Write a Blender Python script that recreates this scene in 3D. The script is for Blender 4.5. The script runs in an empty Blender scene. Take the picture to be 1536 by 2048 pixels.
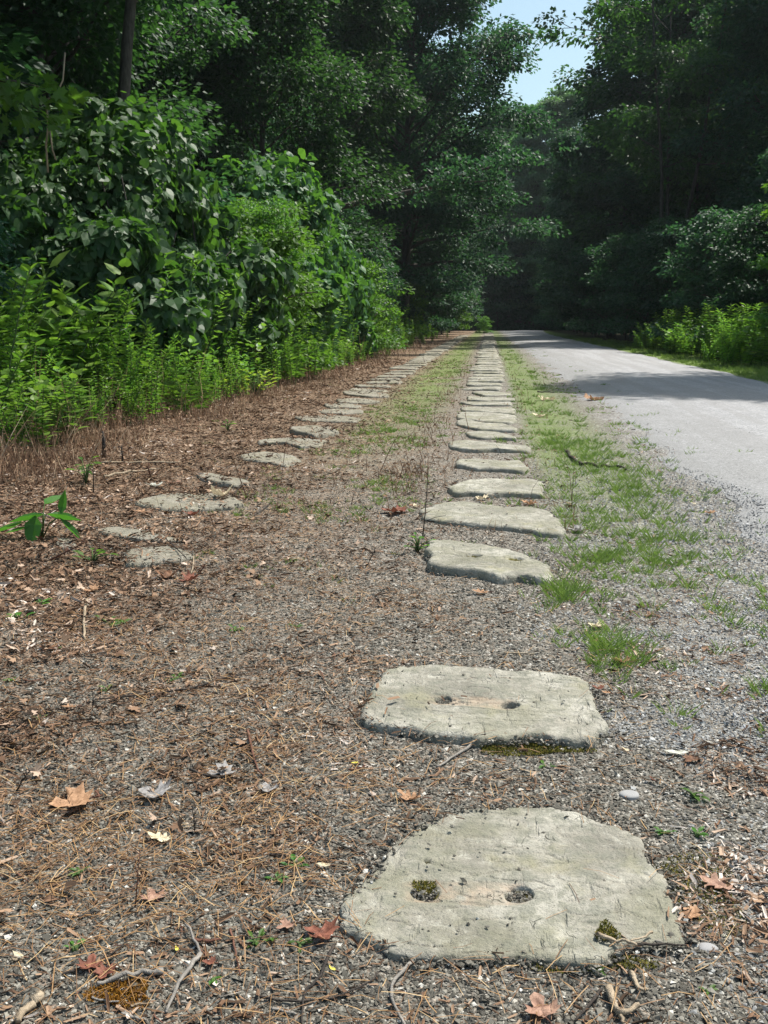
import bpy, math, random
import numpy as np
from mathutils import Vector
rad = math.radians
rs = np.random.RandomState
scene = bpy.context.scene
C = scene.collection

# ------------------------------------------------------------------ camera
H = 0.95                      # eye height: the photographer crouches
F = 2048.0                    # focal length in pixels of the 1536 x 2048 photograph
PITCH, YAW = math.atan((1024 - 643) / F), 0.0
YAW = math.atan(210 / F * math.cos(PITCH))
cam = bpy.data.cameras.new('camera'); camo = bpy.data.objects.new('camera', cam); C.objects.link(camo)
camo.location = (0, 0, H); camo.rotation_euler = (math.pi / 2 - PITCH, 0, YAW)
cam.sensor_fit = 'VERTICAL'; cam.sensor_height = 36; cam.sensor_width = 27; cam.lens = 36
cam.clip_start = 0.05; cam.clip_end = 3000
scene.camera = camo
# ------------------------------------------------------------------ light
SUN_EL, SUN_AZ = 61.0, 52.0   # azimuth measured from +Y (down the line) towards +X
world = bpy.data.worlds.new('World'); scene.world = world; world.use_nodes = True
wn = world.node_tree; wn.nodes.clear()
sky = wn.nodes.new('ShaderNodeTexSky'); sky.sky_type = 'NISHITA'; sky.sun_disc = False
sky.sun_elevation = rad(SUN_EL); sky.sun_rotation = rad(SUN_AZ); sky.air_density = 1.0; sky.dust_density = 2.6; sky.ozone_density = 1.0
bg = wn.nodes.new('ShaderNodeBackground'); bg.inputs['Strength'].default_value = 0.128
wo = wn.nodes.new('ShaderNodeOutputWorld')
tint = wn.nodes.new('ShaderNodeMix'); tint.data_type = 'RGBA'; tint.blend_type = 'MULTIPLY'; tint.inputs[0].default_value = 1; tint.inputs[7].default_value = (1.03, 1.12, 1.0, 1)
wn.links.new(sky.outputs[0], tint.inputs[6]); wn.links.new(tint.outputs[2], bg.inputs['Color']); wn.links.new(bg.outputs[0], wo.inputs[0])
sl = bpy.data.lights.new('sun', 'SUN'); sl.energy = 5.0; sl.angle = rad(0.53); sl.color = (1.0, 0.955, 0.87)
so = bpy.data.objects.new('sun', sl); C.objects.link(so)
sd = Vector((math.sin(rad(SUN_AZ)) * math.cos(rad(SUN_EL)), math.cos(rad(SUN_AZ)) * math.cos(rad(SUN_EL)), math.sin(rad(SUN_EL))))
so.rotation_euler = (-sd).to_track_quat('-Z', 'Y').to_euler(); so.location = (10, 10, 30)
scene.view_settings.view_transform = 'Standard'; scene.view_settings.look = 'None'
scene.view_settings.exposure = 0.5; scene.view_settings.gamma = 1.0
scene.render.engine = 'CYCLES'
scene.cycles.max_bounces = 8; scene.cycles.transmission_bounces = 5; scene.cycles.diffuse_bounces = 4
scene.cycles.glossy_bounces = 2; scene.cycles.caustics_reflective = False; scene.cycles.caustics_refractive = False
scene.cycles.use_denoising = True

# ------------------------------------------------------------------ helpers
_cp, _sp, _cy, _sy = math.cos(PITCH), math.sin(PITCH), math.cos(YAW), math.sin(YAW)
def ray(px, py):
    u = (px - 768) / F; v = (1024 - py) / F
    return (_cy * u - _sy * _cp - _sy * _sp * v, _sy * u + _cy * _cp + _cy * _sp * v, -_sp + _cp * v)
def at(px, py, z=0.0):        # a point of the photograph back onto the level z
    d = ray(px, py); t = (z - H) / d[2]
    return (d[0] * t, d[1] * t, z)
def atY(px, py, Y):           # a point of the photograph at the distance Y
    d = ray(px, py); t = Y / d[1]
    return (d[0] * t, Y, H + d[2] * t)

def tag(o, label=None, cat=None, group=None, kind=None):
    if label: o['label'] = label
    if cat: o['category'] = cat
    if group: o['group'] = group
    if kind: o['kind'] = kind
    return o
def empty(name, loc=(0, 0, 0), rz=0):
    o = bpy.data.objects.new(name, None); C.objects.link(o); o.location = loc; o.rotation_euler = (0, 0, rz); o.empty_display_size = .2
    return o
def link(name, mesh, parent=None, loc=(0, 0, 0)):
    o = bpy.data.objects.new(name, mesh); C.objects.link(o); o.location = loc
    if parent: o.parent = parent
    return o
def copy_tree(o, parent=None):
    c = o.copy(); C.objects.link(c); c.parent = parent
    for ch in list(o.children): copy_tree(ch, c)
    return c

class Acc:                    # collects triangles for ONE mesh
    def __init__(s): s.v = []; s.f = []; s.a = []; s.m = []; s.n = 0; s.sm = []
    def add(s, V, T, var=0.5, mat=0, smooth=False):
        V = np.asarray(V, float).reshape(-1, 3); T = np.asarray(T, int).reshape(-1, 3)
        s.v.append(V); s.f.append(T + s.n); s.n += len(V)
        s.a.append(np.broadcast_to(np.asarray(var, float), (len(V),)) if np.ndim(var) <= 1 else var)
        s.m.append(np.full(len(T), mat, int)); s.sm.append(np.full(len(T), smooth, bool))
    def mesh(s, name, mats):
        V = np.concatenate(s.v); T = np.concatenate(s.f); A = np.concatenate(s.a); M = np.concatenate(s.m); S = np.concatenate(s.sm)
        me = bpy.data.meshes.new(name)
        me.vertices.add(len(V)); me.vertices.foreach_set('co', V.astype(np.float32).ravel())
        me.loops.add(len(T) * 3); me.loops.foreach_set('vertex_index', T.astype(np.int32).ravel())
        me.polygons.add(len(T)); me.polygons.foreach_set('loop_start', np.arange(0, len(T) * 3, 3, dtype=np.int32))
        me.polygons.foreach_set('material_index', M.astype(np.int32)); me.polygons.foreach_set('use_smooth', S)
        at_ = me.attributes.new('var', 'FLOAT', 'POINT'); at_.data.foreach_set('value', A.astype(np.float32))
        for m in mats: me.materials.append(m)
        me.update(calc_edges=True); me.validate()
        return me
    def build(s, name, mats, parent=None, loc=(0, 0, 0)):
        return link(name, s.mesh(name, mats if isinstance(mats, (list, tuple)) else [mats]), parent, loc)

def nrm(a): return a / np.maximum(np.linalg.norm(a, axis=-1, keepdims=True), 1e-9)
def scatter(acc, T, P, D, N, S, var, mat=0):     # place copies of a small template: x width, y length, z normal
    tv, tf = T; P = np.asarray(P, float); n = len(P)
    if n == 0: return
    D = nrm(np.asarray(D, float)); R = nrm(np.cross(D, N)); N2 = np.cross(R, D)
    S = np.asarray(S, float)
    if S.ndim == 1: S = np.repeat(S[:, None], 3, 1)
    V = P[:, None] + tv[None, :, 0:1] * (S[:, 0:1] * R)[:, None] + tv[None, :, 1:2] * (S[:, 1:2] * D)[:, None] + tv[None, :, 2:3] * (S[:, 2:3] * N2)[:, None]
    k = len(tv); FF = tf[None] + (np.arange(n) * k)[:, None, None]
    acc.add(V.reshape(-1, 3), FF.reshape(-1, 3), np.repeat(np.broadcast_to(var, (n,)), k), mat)
def fan(outline, mid):        # leaf blade: outline points joined to midrib points
    v = np.array(outline + mid, float); return v
def A3(l): return np.array(l, float)
LEAF = (A3([(0, 0, 0), (.36, .42, .07), (0, 1, -.06), (-.36, .42, .07)]), np.array([(0, 1, 2), (0, 2, 3)]))
LEAF6 = (A3([(0, 0, 0), (.33, .3, .08), (.25, .68, .05), (0, 1, -.12), (-.25, .68, .05), (-.33, .3, .08), (0, .5, 0)]),
         np.array([(0, 1, 6), (1, 2, 6), (2, 3, 6), (3, 4, 6), (4, 5, 6), (5, 0, 6)]))
HEART = (A3([(0, 0, 0), (.22, -.12, .03), (.48, .08, .06), (.5, .36, .03), (.3, .68, -.02), (0, 1, -.16), (-.3, .68, -.02), (-.5, .36, .03), (-.48, .08, .06), (-.22, -.12, .03), (0, .4, -.03)]),
         np.array([(10, i, (i + 1) % 10) for i in range(10)]))
_mo = [(0, 0), (.12, -.02), (.34, -.14), (.3, .06), (.62, .1), (.46, .27), (.56, .52), (.3, .46), (.16, .5), (.22, .78), (0, 1)]
MAPLE = (A3([(x, y, .06 * abs(x) * 3 - .1 * y * y) for x, y in _mo] + [(-x, y, .06 * abs(x) * 3 - .1 * y * y) for x, y in _mo[-2:0:-1]] + [(0, .34, -.04)]),
         np.array([(20, i, (i + 1) % 20) for i in range(20)]))
LANCE = (A3([(0, 0, 0), (.5, .3, .0), (-.5, .3, .0), (.42, .62, -.05), (-.42, .62, -.05), (0, 1, -.2), (0, .3, -.12), (0, .62, -.16)]),
         np.array([(0, 1, 6), (0, 6, 2), (1, 3, 7), (1, 7, 6), (6, 7, 4), (6, 4, 2), (3, 5, 7), (7, 5, 4)]))
BLADE = (A3([(-.5, 0, 0), (.5, 0, 0), (-.35, .5, .04), (.35, .5, .04), (0, 1, .22)]), np.array([(0, 1, 3), (0, 3, 2), (2, 3, 4)]))
STRAW = (A3([(-.5, 0, 0), (.5, 0, 0), (-.5, .5, 1), (.5, .5, 1), (-.4, 1, 0), (.4, 1, 0)]), np.array([(0, 1, 3), (0, 3, 2), (2, 3, 5), (2, 5, 4)]))
CHIP = (A3([(-.45, -.5, .1), (.4, -.42, -.05), (.52, .3, .2), (0, .55, .0), (-.5, .35, .22), (0, 0, -.05)]), np.array([(5, i, (i + 1) % 5) for i in range(5)]))
def pebble_t(seed):
    r = rs(seed); v = A3([(1, 0, 0), (0, 1, 0), (-1, 0, 0), (0, -1, 0), (.1, .1, .8), (0, 0, -.8)]) * .5
    v = v + r.uniform(-.17, .17, v.shape)
    return v, np.array([(0, 1, 4), (1, 2, 4), (2, 3, 4), (3, 0, 4), (1, 0, 5), (2, 1, 5), (3, 2, 5), (0, 3, 5)])

def tube(acc, pts, radii, sides=6, var=.5, mat=0, cap=True, smooth=True):
    P = np.asarray(pts, float); n = len(P); Rr = np.asarray(radii, float)
    T = np.gradient(P, axis=0); T = nrm(T); up = np.array([0, 0, 1.]) if abs(T[0][2]) < .9 else np.array([1., 0, 0])
    V = []
    for i in range(n):
        a = np.cross(T[i], up); a /= max(np.linalg.norm(a), 1e-9); b = np.cross(T[i], a); up = -b if np.dot(-b, up) > 0 else b
        th = np.arange(sides) * 2 * math.pi / sides
        V.append(P[i] + Rr[i] * (np.cos(th)[:, None] * a + np.sin(th)[:, None] * up))
    V = np.concatenate(V); Fs = []
    for i in range(n - 1):
        for k in range(sides):
            a = i * sides + k; b = i * sides + (k + 1) % sides
            Fs += [(a, b, b + sides), (a, b + sides, a + sides)]
    if cap:
        V = np.concatenate([V, P[:1], P[-1:]]); c0 = n * sides; c1 = c0 + 1
        for k in range(sides):
            Fs += [(c0, (k + 1) % sides, k), (c1, (n - 1) * sides + k, (n - 1) * sides + (k + 1) % sides)]
    acc.add(V, Fs, var, mat, smooth)

_lat = rs(7).rand(256, 256)
def vnoise(x, y, s=1.0, o=0):
    x = np.asarray(x, float) * s + 37.1 * o + 1000; y = np.asarray(y, float) * s + 91.7 * o + 1000
    xi = np.floor(x).astype(int); yi = np.floor(y).astype(int); fx = x - xi; fy = y - yi
    fx = fx * fx * (3 - 2 * fx); fy = fy * fy * (3 - 2 * fy)
    g = lambda a, b: _lat[a % 256, b % 256]
    return (g(xi, yi) * (1 - fx) + g(xi + 1, yi) * fx) * (1 - fy) + (g(xi, yi + 1) * (1 - fx) + g(xi + 1, yi + 1) * fx) * fy
def fbm(x, y, s=1.0, o=0, n=4):
    t = 0; w = 0; a = 1.
    for i in range(n): t = t + a * vnoise(x, y, s * 2.03 ** i, o + i); w += a; a *= .55
    return t / w
def sm(x, a, b):
    t = np.clip((np.asarray(x, float) - a) / (b - a), 0, 1); return t * t * (3 - 2 * t)

# ------------------------------------------------------------------ materials
class G:
    def __init__(s, name):
        s.m = bpy.data.materials.new(name); s.m.use_nodes = True; s.t = s.m.node_tree; s.t.nodes.clear()
        s.out = s.t.nodes.new('ShaderNodeOutputMaterial')
    def n(s, typ, props=None, **ins):
        nd = s.t.nodes.new(typ)
        for k, v in (props or {}).items(): setattr(nd, k, v)
        for k, v in ins.items():
            key = int(k[1:]) if k[0] == '_' and k[1:].isdigit() else k.replace('__', ' ')
            s.set(nd.inputs[key], v)
        return nd
    def set(s, sock, v):
        if isinstance(v, bpy.types.NodeSocket): s.t.links.new(v, sock)
        elif hasattr(v, 'outputs'): s.t.links.new(v.outputs[0], sock)
        else:
            if hasattr(sock, 'default_value') and hasattr(sock.default_value, '__len__') and not hasattr(v, '__len__'): v = [v] * len(sock.default_value)
            if hasattr(v, '__len__') and len(v) == 3 and len(sock.default_value) == 4: v = tuple(v) + (1,)
            sock.default_value = v
    def math(s, op, a, b=0.0, c=0.0, clamp=False):
        return s.n('ShaderNodeMath', {'operation': op, 'use_clamp': clamp}, _0=a, _1=b, _2=c).outputs[0]
    def mapr(s, v, a, b, c=0., d=1., smooth=True):
        return s.n('ShaderNodeMapRange', {'interpolation_type': 'SMOOTHSTEP' if smooth else 'LINEAR'}, _0=v, _1=a, _2=b, _3=c, _4=d).outputs[0]
    def mix(s, f, a, b, bt='MIX'):
        nd = s.t.nodes.new('ShaderNodeMix'); nd.data_type = 'RGBA'; nd.blend_type = bt
        s.set(nd.inputs[0], f); s.set(nd.inputs[6], a); s.set(nd.inputs[7], b); return nd.outputs[2]
    def ramp(s, f, stops, interp='LINEAR'):
        nd = s.t.nodes.new('ShaderNodeValToRGB'); nd.color_ramp.interpolation = interp
        e = nd.color_ramp.elements
        while len(e) < len(stops): e.new(.5)
        for i, (p, c) in enumerate(stops): e[i].position = p; e[i].color = tuple(c) + (1,)
        s.set(nd.inputs[0], f); return nd.outputs[0]
    def noise(s, vec, scale, detail=3, rough=.55, dist=0):
        nd = s.n('ShaderNodeTexNoise', None, Scale=scale, Detail=detail, Roughness=rough, Distortion=dist)
        if vec is not None: s.set(nd.inputs['Vector'], vec)
        return nd.outputs[0]
    def attr(s, name='var'): return s.n('ShaderNodeAttribute', {'attribute_name': name}).outputs['Fac']
    def coord(s): return s.n('ShaderNodeTexCoord').outputs['Object']
    def bump(s, h, strength=.5, dist=.01): return s.n('ShaderNodeBump', None, Strength=strength, Distance=dist, Height=h).outputs[0]
    def pbsdf(s, col, rough=.8, spec=.3, normal=None):
        b = s.n('ShaderNodeBsdfPrincipled', None, Base__Color=col, Roughness=rough)
        b.inputs['Specular IOR Level'].default_value = spec
        if normal is not None: s.set(b.inputs['Normal'], normal)
        return b.outputs[0]
    def finish(s, sh): s.set(s.out.inputs[0], sh); return s.m

def leaf_mat(name, lo, hi, tlo, thi, rough=.5, spec=.28, trans=.4, yellow=None):
    g = G(name); v = g.attr(); obr = g.n('ShaderNodeObjectInfo').outputs['Random']
    col = g.mix(v, lo, hi); tc = g.mix(v, tlo, thi)
    if yellow:
        k = g.mapr(v, .93, .97); col = g.mix(k, col, yellow); tc = g.mix(k, tc, tuple(min(1, 1.6 * c) for c in yellow))
    bri = g.mapr(obr, 0, 1, .8, 1.2, False)
    hs = g.n('ShaderNodeHueSaturation', None, Hue=g.mapr(obr, 0, 1, .475, .515, False), Value=bri, Color=col).outputs[0]
    ht = g.n('ShaderNodeHueSaturation', None, Value=bri, Color=tc).outputs[0]
    p = g.pbsdf(hs, rough, spec); t = g.n('ShaderNodeBsdfTranslucent', None, Color=ht).outputs[0]
    return g.finish(g.n('ShaderNodeMixShader', None, _0=trans, _1=p, _2=t).outputs[0])

M = {}
M['tree_leaf'] = leaf_mat('tree_leaf', (.014, .045, .024), (.036, .092, .034), (.025, .085, .02), (.08, .21, .03))
M['tree_leaf_blue'] = leaf_mat('tree_leaf_blue', (.015, .05, .034), (.036, .098, .052), (.026, .09, .034), (.07, .2, .045))
M['hazed_leaf'] = leaf_mat('hazed_leaf', (.06, .14, .08), (.12, .23, .11), (.12, .27, .09), (.24, .45, .12))  # leaf colours lightened to imitate haze over the distant trees
M['mid_leaf'] = leaf_mat('mid_leaf', (.02, .065, .03), (.05, .12, .04), (.04, .12, .02), (.1, .25, .035))
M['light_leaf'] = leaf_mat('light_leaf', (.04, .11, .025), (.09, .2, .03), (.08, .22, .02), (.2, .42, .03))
M['vine_leaf'] = leaf_mat('vine_leaf', (.024, .08, .036), (.07, .165, .06), (.05, .16, .02), (.14, .33, .03), rough=.5, spec=.36, trans=.4, yellow=(.12, .2, .03))
M['weed_leaf'] = leaf_mat('weed_leaf', (.055, .14, .035), (.16, .30, .05), (.1, .28, .025), (.28, .52, .045), rough=.45, trans=.4)
M['yellow_leaf'] = leaf_mat('yellow_leaf', (.2, .3, .03), (.34, .42, .05), (.3, .45, .03), (.45, .6, .05))
M['broad_leaf'] = leaf_mat('broad_leaf', (.03, .11, .025), (.06, .18, .03), (.06, .22, .02), (.12, .36, .03), rough=.35)
M['grass'] = leaf_mat('grass_blade', (.09, .15, .04), (.2, .28, .075), (.14, .25, .04), (.28, .42, .08), rough=.5, trans=.35)

def bark_mat(name, a, b):
    g = G(name); c = g.coord(); mp = g.n('ShaderNodeMapping', None, Vector=c, Scale=(9, 9, 2.2)).outputs[0]
    nz = g.noise(mp, 2.5, 6, .7); m = g.ramp(nz, [(.3, a), (.7, b)])
    return g.finish(g.pbsdf(m, .9, .2, g.bump(nz, .8, .02)))
M['bark'] = bark_mat('bark', (.03, .026, .022), (.11, .10, .085))
M['twig_grey'] = bark_mat('twig_grey', (.13, .12, .11), (.34, .31, .28))
M['twig_dark'] = bark_mat('twig_dark', (.02, .018, .018), (.08, .065, .055))
M['twig_red'] = bark_mat('twig_red', (.08, .035, .025), (.2, .1, .07))
M['twig_pale'] = bark_mat('twig_pale', (.2, .15, .10), (.42, .34, .25))
M['weed_stem'] = bark_mat('weed_stem', (.05, .09, .03), (.1, .15, .05))

def var_mat(name, stops, rough=.85, spec=.2, bumpy=False, trans=0):
    g = G(name); v = g.attr(); col = g.ramp(v, stops)
    if trans:
        t = g.n('ShaderNodeBsdfTranslucent', None, Color=col).outputs[0]
        return g.finish(g.n('ShaderNodeMixShader', None, _0=trans, _1=g.pbsdf(col, rough, spec), _2=t).outputs[0])
    nz = g.noise(g.coord(), 400, 2) if bumpy else None
    return g.finish(g.pbsdf(g.mix(.35, col, g.mix(nz, (.05, .05, .05), (.5, .5, .48))) if bumpy else col, rough, spec))
M['pebble'] = var_mat('pebble', [(0, (.035, .032, .027)), (.35, (.095, .088, .073)), (.65, (.18, .168, .143)), (.92, (.29, .272, .235)), (1, (.48, .46, .42))], .75, .3)
M['mid_pebble'] = var_mat('mid_pebble', [(0, (.11, .11, .11)), (.5, (.22, .22, .22)), (.85, (.32, .32, .31)), (1, (.46, .46, .45))], .75, .3)
M['pale_pebble'] = var_mat('pale_pebble', [(0, (.14, .14, .142)), (.5, (.27, .267, .27)), (1, (.5, .49, .5))], .75, .3)
M['litter'] = var_mat('litter', [(0, (.045, .03, .02)), (.25, (.09, .052, .032)), (.5, (.18, .105, .065)), (.75, (.29, .19, .125)), (.93, (.42, .32, .25)), (1, (.55, .48, .43))], .8, .2)
M['straw'] = var_mat('straw', [(0, (.055, .03, .016)), (.4, (.165, .085, .038)), (.75, (.31, .18, .075)), (1, (.5, .36, .19))], .6, .35)
M['dry_weed'] = var_mat('dry_weed', [(0, (.055, .032, .022)), (.4, (.17, .10, .065)), (.75, (.34, .22, .14)), (1, (.58, .47, .33))], .8, .2, trans=.15)
M['moss'] = var_mat('moss', [(0, (.06, .065, .012)), (.5, (.12, .12, .02)), (1, (.2, .15, .04))], .95, .1)
M['orange_moss'] = var_mat('orange_moss', [(0, (.09, .04, .008)), (.6, (.22, .1, .015)), (1, (.34, .18, .03))], .95, .1)

def dry_leaf_mat(name, a, b):
    g = G(name); c = g.coord(); n1 = g.noise(c, 60, 4, .6); vo = g.n('ShaderNodeTexVoronoi', {'feature': 'DISTANCE_TO_EDGE'}, Vector=c, Scale=90).outputs[0]
    col = g.mix(g.mapr(n1, .35, .65), a, b); col = g.mix(g.mapr(vo, 0, .08, .35, 0), col, tuple(x * .4 for x in a))
    t = g.n('ShaderNodeBsdfTranslucent', None, Color=col).outputs[0]
    return g.finish(g.n('ShaderNodeMixShader', None, _0=.18, _1=g.pbsdf(col, .7, .3, g.bump(n1, .6, .004)), _2=t).outputs[0])
DL = {'tan': dry_leaf_mat('dry_leaf_tan', (.30, .165, .09), (.47, .28, .165)), 'red': dry_leaf_mat('dry_leaf_red', (.14, .05, .032), (.26, .1, .065)),
      'pink': dry_leaf_mat('dry_leaf_pink', (.26, .14, .10), (.42, .26, .19)), 'white': dry_leaf_mat('dry_leaf_white', (.42, .42, .36), (.62, .62, .55)),
      'grey': dry_leaf_mat('dry_leaf_grey', (.17, .16, .155), (.4, .38, .37)), 'yellow': dry_leaf_mat('dry_leaf_yellow', (.6, .5, .05), (.8, .72, .15)),
      'brown': dry_leaf_mat('dry_leaf_brown', (.1, .05, .03), (.22, .11, .06)), 'cream': dry_leaf_mat('dry_leaf_cream', (.55, .45, .3), (.72, .62, .45))}

def ground_mat():
    g = G('ground'); c = g.coord(); xyz = g.n('ShaderNodeSeparateXYZ', None, Vector=c); X, Y = xyz.outputs[0], xyz.outputs[1]
    v1 = g.n('ShaderNodeTexVoronoi', None, Vector=c, Scale=150); v2 = g.n('ShaderNodeTexVoronoi', None, Vector=c, Scale=55)
    hv = g.n('ShaderNodeSeparateColor', None, Color=v1.outputs['Color']).outputs[0]; hv2 = g.n('ShaderNodeSeparateColor', None, Color=v2.outputs['Color']).outputs[1]
    mixv = g.math('ADD', g.math('MULTIPLY', hv, .6), g.math('MULTIPLY', hv2, .4))
    grav = g.ramp(mixv, [(.12, (.06, .058, .052)), (.5, (.17, .165, .15)), (.75, (.29, .285, .26)), (.93, (.52, .51, .48))])
    pale = g.ramp(mixv, [(.1, (.12, .12, .122)), (.5, (.25, .248, .25)), (.9, (.46, .455, .46))])
    nl = g.noise(c, 1.1, 5, .6); nm = g.noise(c, 6, 5, .65); nf = g.noise(c, 45, 4, .7)
    soil = g.ramp(nf, [(.3, (.05, .033, .022)), (.48, (.15, .10, .065)), (.62, (.30, .21, .145)), (.78, (.5, .41, .33))])
    green = g.ramp(nf, [(.3, (.08, .11, .035)), (.7, (.2, .27, .08))])
    # dead litter over the gravel: full at the left, thinning out towards the right-hand row
    k = g.math('ADD', X, g.math('MULTIPLY', g.math('SUBTRACT', nm, .5), 2.6))
    col = g.mix(g.mapr(k, -2.3, .6, .95, .2), grav, soil)
    # green film on the strip between the rows and on the strip beside the path
    band1 = g.math('MULTIPLY', g.mapr(X, -1.5, -.95), g.mapr(X, -.75, -.3, 1, 0)); band1 = g.math('MULTIPLY', band1, g.mapr(Y, 5, 16))
    band2 = g.math('MULTIPLY', g.mapr(X, .25, .45), g.mapr(X, .6, 1.2, 1, 0)); band2 = g.math('MULTIPLY', band2, g.mapr(Y, 3, 9))
    gb = g.math('MULTIPLY', g.math('MAXIMUM', band1, band2), g.mapr(g.math('ADD', nl, g.math('MULTIPLY', nm, .6)), .5, .85))
    col = g.mix(g.math('MULTIPLY', gb, .8), col, green)
    # the pale stone dust of the path spills over its edge
    e = g.math('ADD', X, g.math('MULTIPLY', g.math('SUBTRACT', nm, .5), .8)); e = g.math('ADD', e, g.math('MULTIPLY', g.math('SUBTRACT', nl, .5), .8))
    col = g.mix(g.mapr(e, .9, 1.75), col, pale)
    verge = g.mapr(g.math('ADD', X, g.math('MULTIPLY', nm, .5)), 4.45, 4.75)
    col = g.mix(verge, col, green)
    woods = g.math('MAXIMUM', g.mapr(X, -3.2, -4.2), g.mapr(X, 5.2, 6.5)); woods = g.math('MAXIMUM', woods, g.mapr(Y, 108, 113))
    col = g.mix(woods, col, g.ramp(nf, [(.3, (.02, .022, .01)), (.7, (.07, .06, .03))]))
    hgt = g.math('SUBTRACT', 1.0, v1.outputs['Distance'])
    return g.finish(g.pbsdf(col, .92, .15, g.bump(g.math('ADD', hgt, nf), .7, .008)))
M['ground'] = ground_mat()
def path_mat():
    g = G('path'); c = g.coord(); X = g.n('ShaderNodeSeparateXYZ', None, Vector=c).outputs[0]
    v1 = g.n('ShaderNodeTexVoronoi', None, Vector=c, Scale=170); v2 = g.n('ShaderNodeTexVoronoi', None, Vector=c, Scale=48)
    h1 = g.n('ShaderNodeSeparateColor', None, Color=v1.outputs['Color']).outputs[0]; h2 = g.n('ShaderNodeSeparateColor', None, Color=v2.outputs['Color']).outputs[1]
    nm = g.noise(c, 2.2, 6, .65); st = g.noise(g.n('ShaderNodeMapping', None, Vector=c, Scale=(2.2, .12, 1)).outputs[0], 1.6, 4)
    m = g.math('ADD', g.math('MULTIPLY', h1, .4), g.math('MULTIPLY', h2, .3)); m = g.math('ADD', m, g.math('MULTIPLY', nm, .3))
    col = g.ramp(m, [(.15, (.165, .165, .175)), (.5, (.315, .315, .33)), (.85, (.5, .495, .51))])
    col = g.mix(g.mapr(st, .38, .62, .55, 0), col, (.24, .235, .235))
    k = g.math('ADD', X, g.math('MULTIPLY', g.math('SUBTRACT', nm, .5), 1.2))
    col = g.mix(g.mapr(k, 1.0, 3.0, .72, 0), col, g.mix(h1, (.12, .12, .12), (.3, .3, .3)))
    return g.finish(g.pbsdf(col, .9, .2, g.bump(g.math('SUBTRACT', 1.0, v1.outputs['Distance']), .6, .006)))
M['path'] = path_mat()
def stone_mat(name='stone', dull=0.0):
    g = G(name); c = g.coord(); r = g.n('ShaderNodeObjectInfo').outputs['Random']
    off = g.n('ShaderNodeVectorMath', {'operation': 'ADD'}, _0=c, _1=g.n('ShaderNodeCombineXYZ', None, X=g.math('MULTIPLY', r, 37.), Y=g.math('MULTIPLY', r, 91.)).outputs[0]).outputs[0]
    n1 = g.noise(off, 4.5, 6, .65); n2 = g.noise(off, 26, 6, .7, .4); n3 = g.noise(off, 120, 4, .7)
    col = g.ramp(n1, [(.3, (.19, .178, .15)), (.48, (.305, .287, .245)), (.56, (.355, .337, .292)), (.7, (.49, .465, .41))])
    col = g.mix(g.mapr(n2, .44, .62, .0, .62), col, (.17, .175, .14))
    col = g.mix(g.mapr(n2, .28, .45, .5, 0), col, (.58, .57, .5))
    blot = g.noise(off, 3.1, 5, .65); col = g.mix(g.mapr(blot, .46, .62, 0, .55), col, (.2, .195, .135)); col = g.mix(dull, col, (.19, .165, .125))
    spk = g.noise(off, 260, 4, .8); col = g.mix(g.mapr(spk, .54, .68, 0, .8), col, (.09, .09, .075))
    col = g.mix(g.mapr(spk, .22, .38, .4, 0), col, (.66, .65, .6))
    col = g.mix(g.math('MULTIPLY', g.mapr(g.noise(off, 7, 4, .6), .55, .72), .45), col, (.30, .28, .17))
    sk = g.n('ShaderNodeMapping', None, Vector=off, Rotation=(0, 0, .35), Scale=(4.5, .7, 3)).outputs[0]
    crack = g.n('ShaderNodeTexVoronoi', {'feature': 'DISTANCE_TO_EDGE'}, Vector=g.n('ShaderNodeVectorMath', {'operation': 'ADD'}, _0=sk, _1=g.n('ShaderNodeVectorMath', {'operation': 'SCALE'}, _0=g.n('ShaderNodeTexNoise', None, Vector=off, Scale=12, Detail=3).outputs['Color'], Scale=.5).outputs[0]).outputs[0], Scale=5).outputs[0]
    cm = g.math('MULTIPLY', g.mapr(crack, 0, .02, 1, 0), g.mapr(g.noise(off, 9, 3), .6, .7))
    col = g.mix(g.math('MULTIPLY', cm, .75), col, (.08, .08, .065))
    # vertex attribute: worn pinkish seat of the rail chair and mossy drill holes (var .5 = plain stone)
    v = g.attr(); col = g.mix(g.math('MULTIPLY', g.mapr(v, .55, .95, 0, .55), g.mapr(n2, .35, .6, 1, .35)), col, (.37, .265, .185)); col = g.mix(g.mapr(v, .38, .15), col, g.mix(n3, (.04, .035, .015), (.17, .15, .04)))
    h = g.math('ADD', g.math('MULTIPLY', n2, .7), g.math('MULTIPLY', n3, .45)); h = g.math('ADD', h, g.math('MULTIPLY', spk, .2)); tm = g.noise(g.n('ShaderNodeMapping', None, Vector=off, Rotation=(0, 0, .5), Scale=(34, 5.5, 5)).outputs[0], 1.6, 3, .6); tool = g.math('MULTIPLY', g.mapr(tm, .58, .8), g.mapr(n1, .4, .55)); col = g.mix(g.math('MULTIPLY', tool, .35), col, (.13, .12, .09)); h = g.math('SUBTRACT', g.math('SUBTRACT', h, cm), g.math('MULTIPLY', tool, .6))
    return g.finish(g.pbsdf(col, .88, .2, g.bump(h, .9, .012)))
M['stone'] = stone_mat(); M['dull_stone'] = stone_mat('dull_stone', .42)

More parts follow.
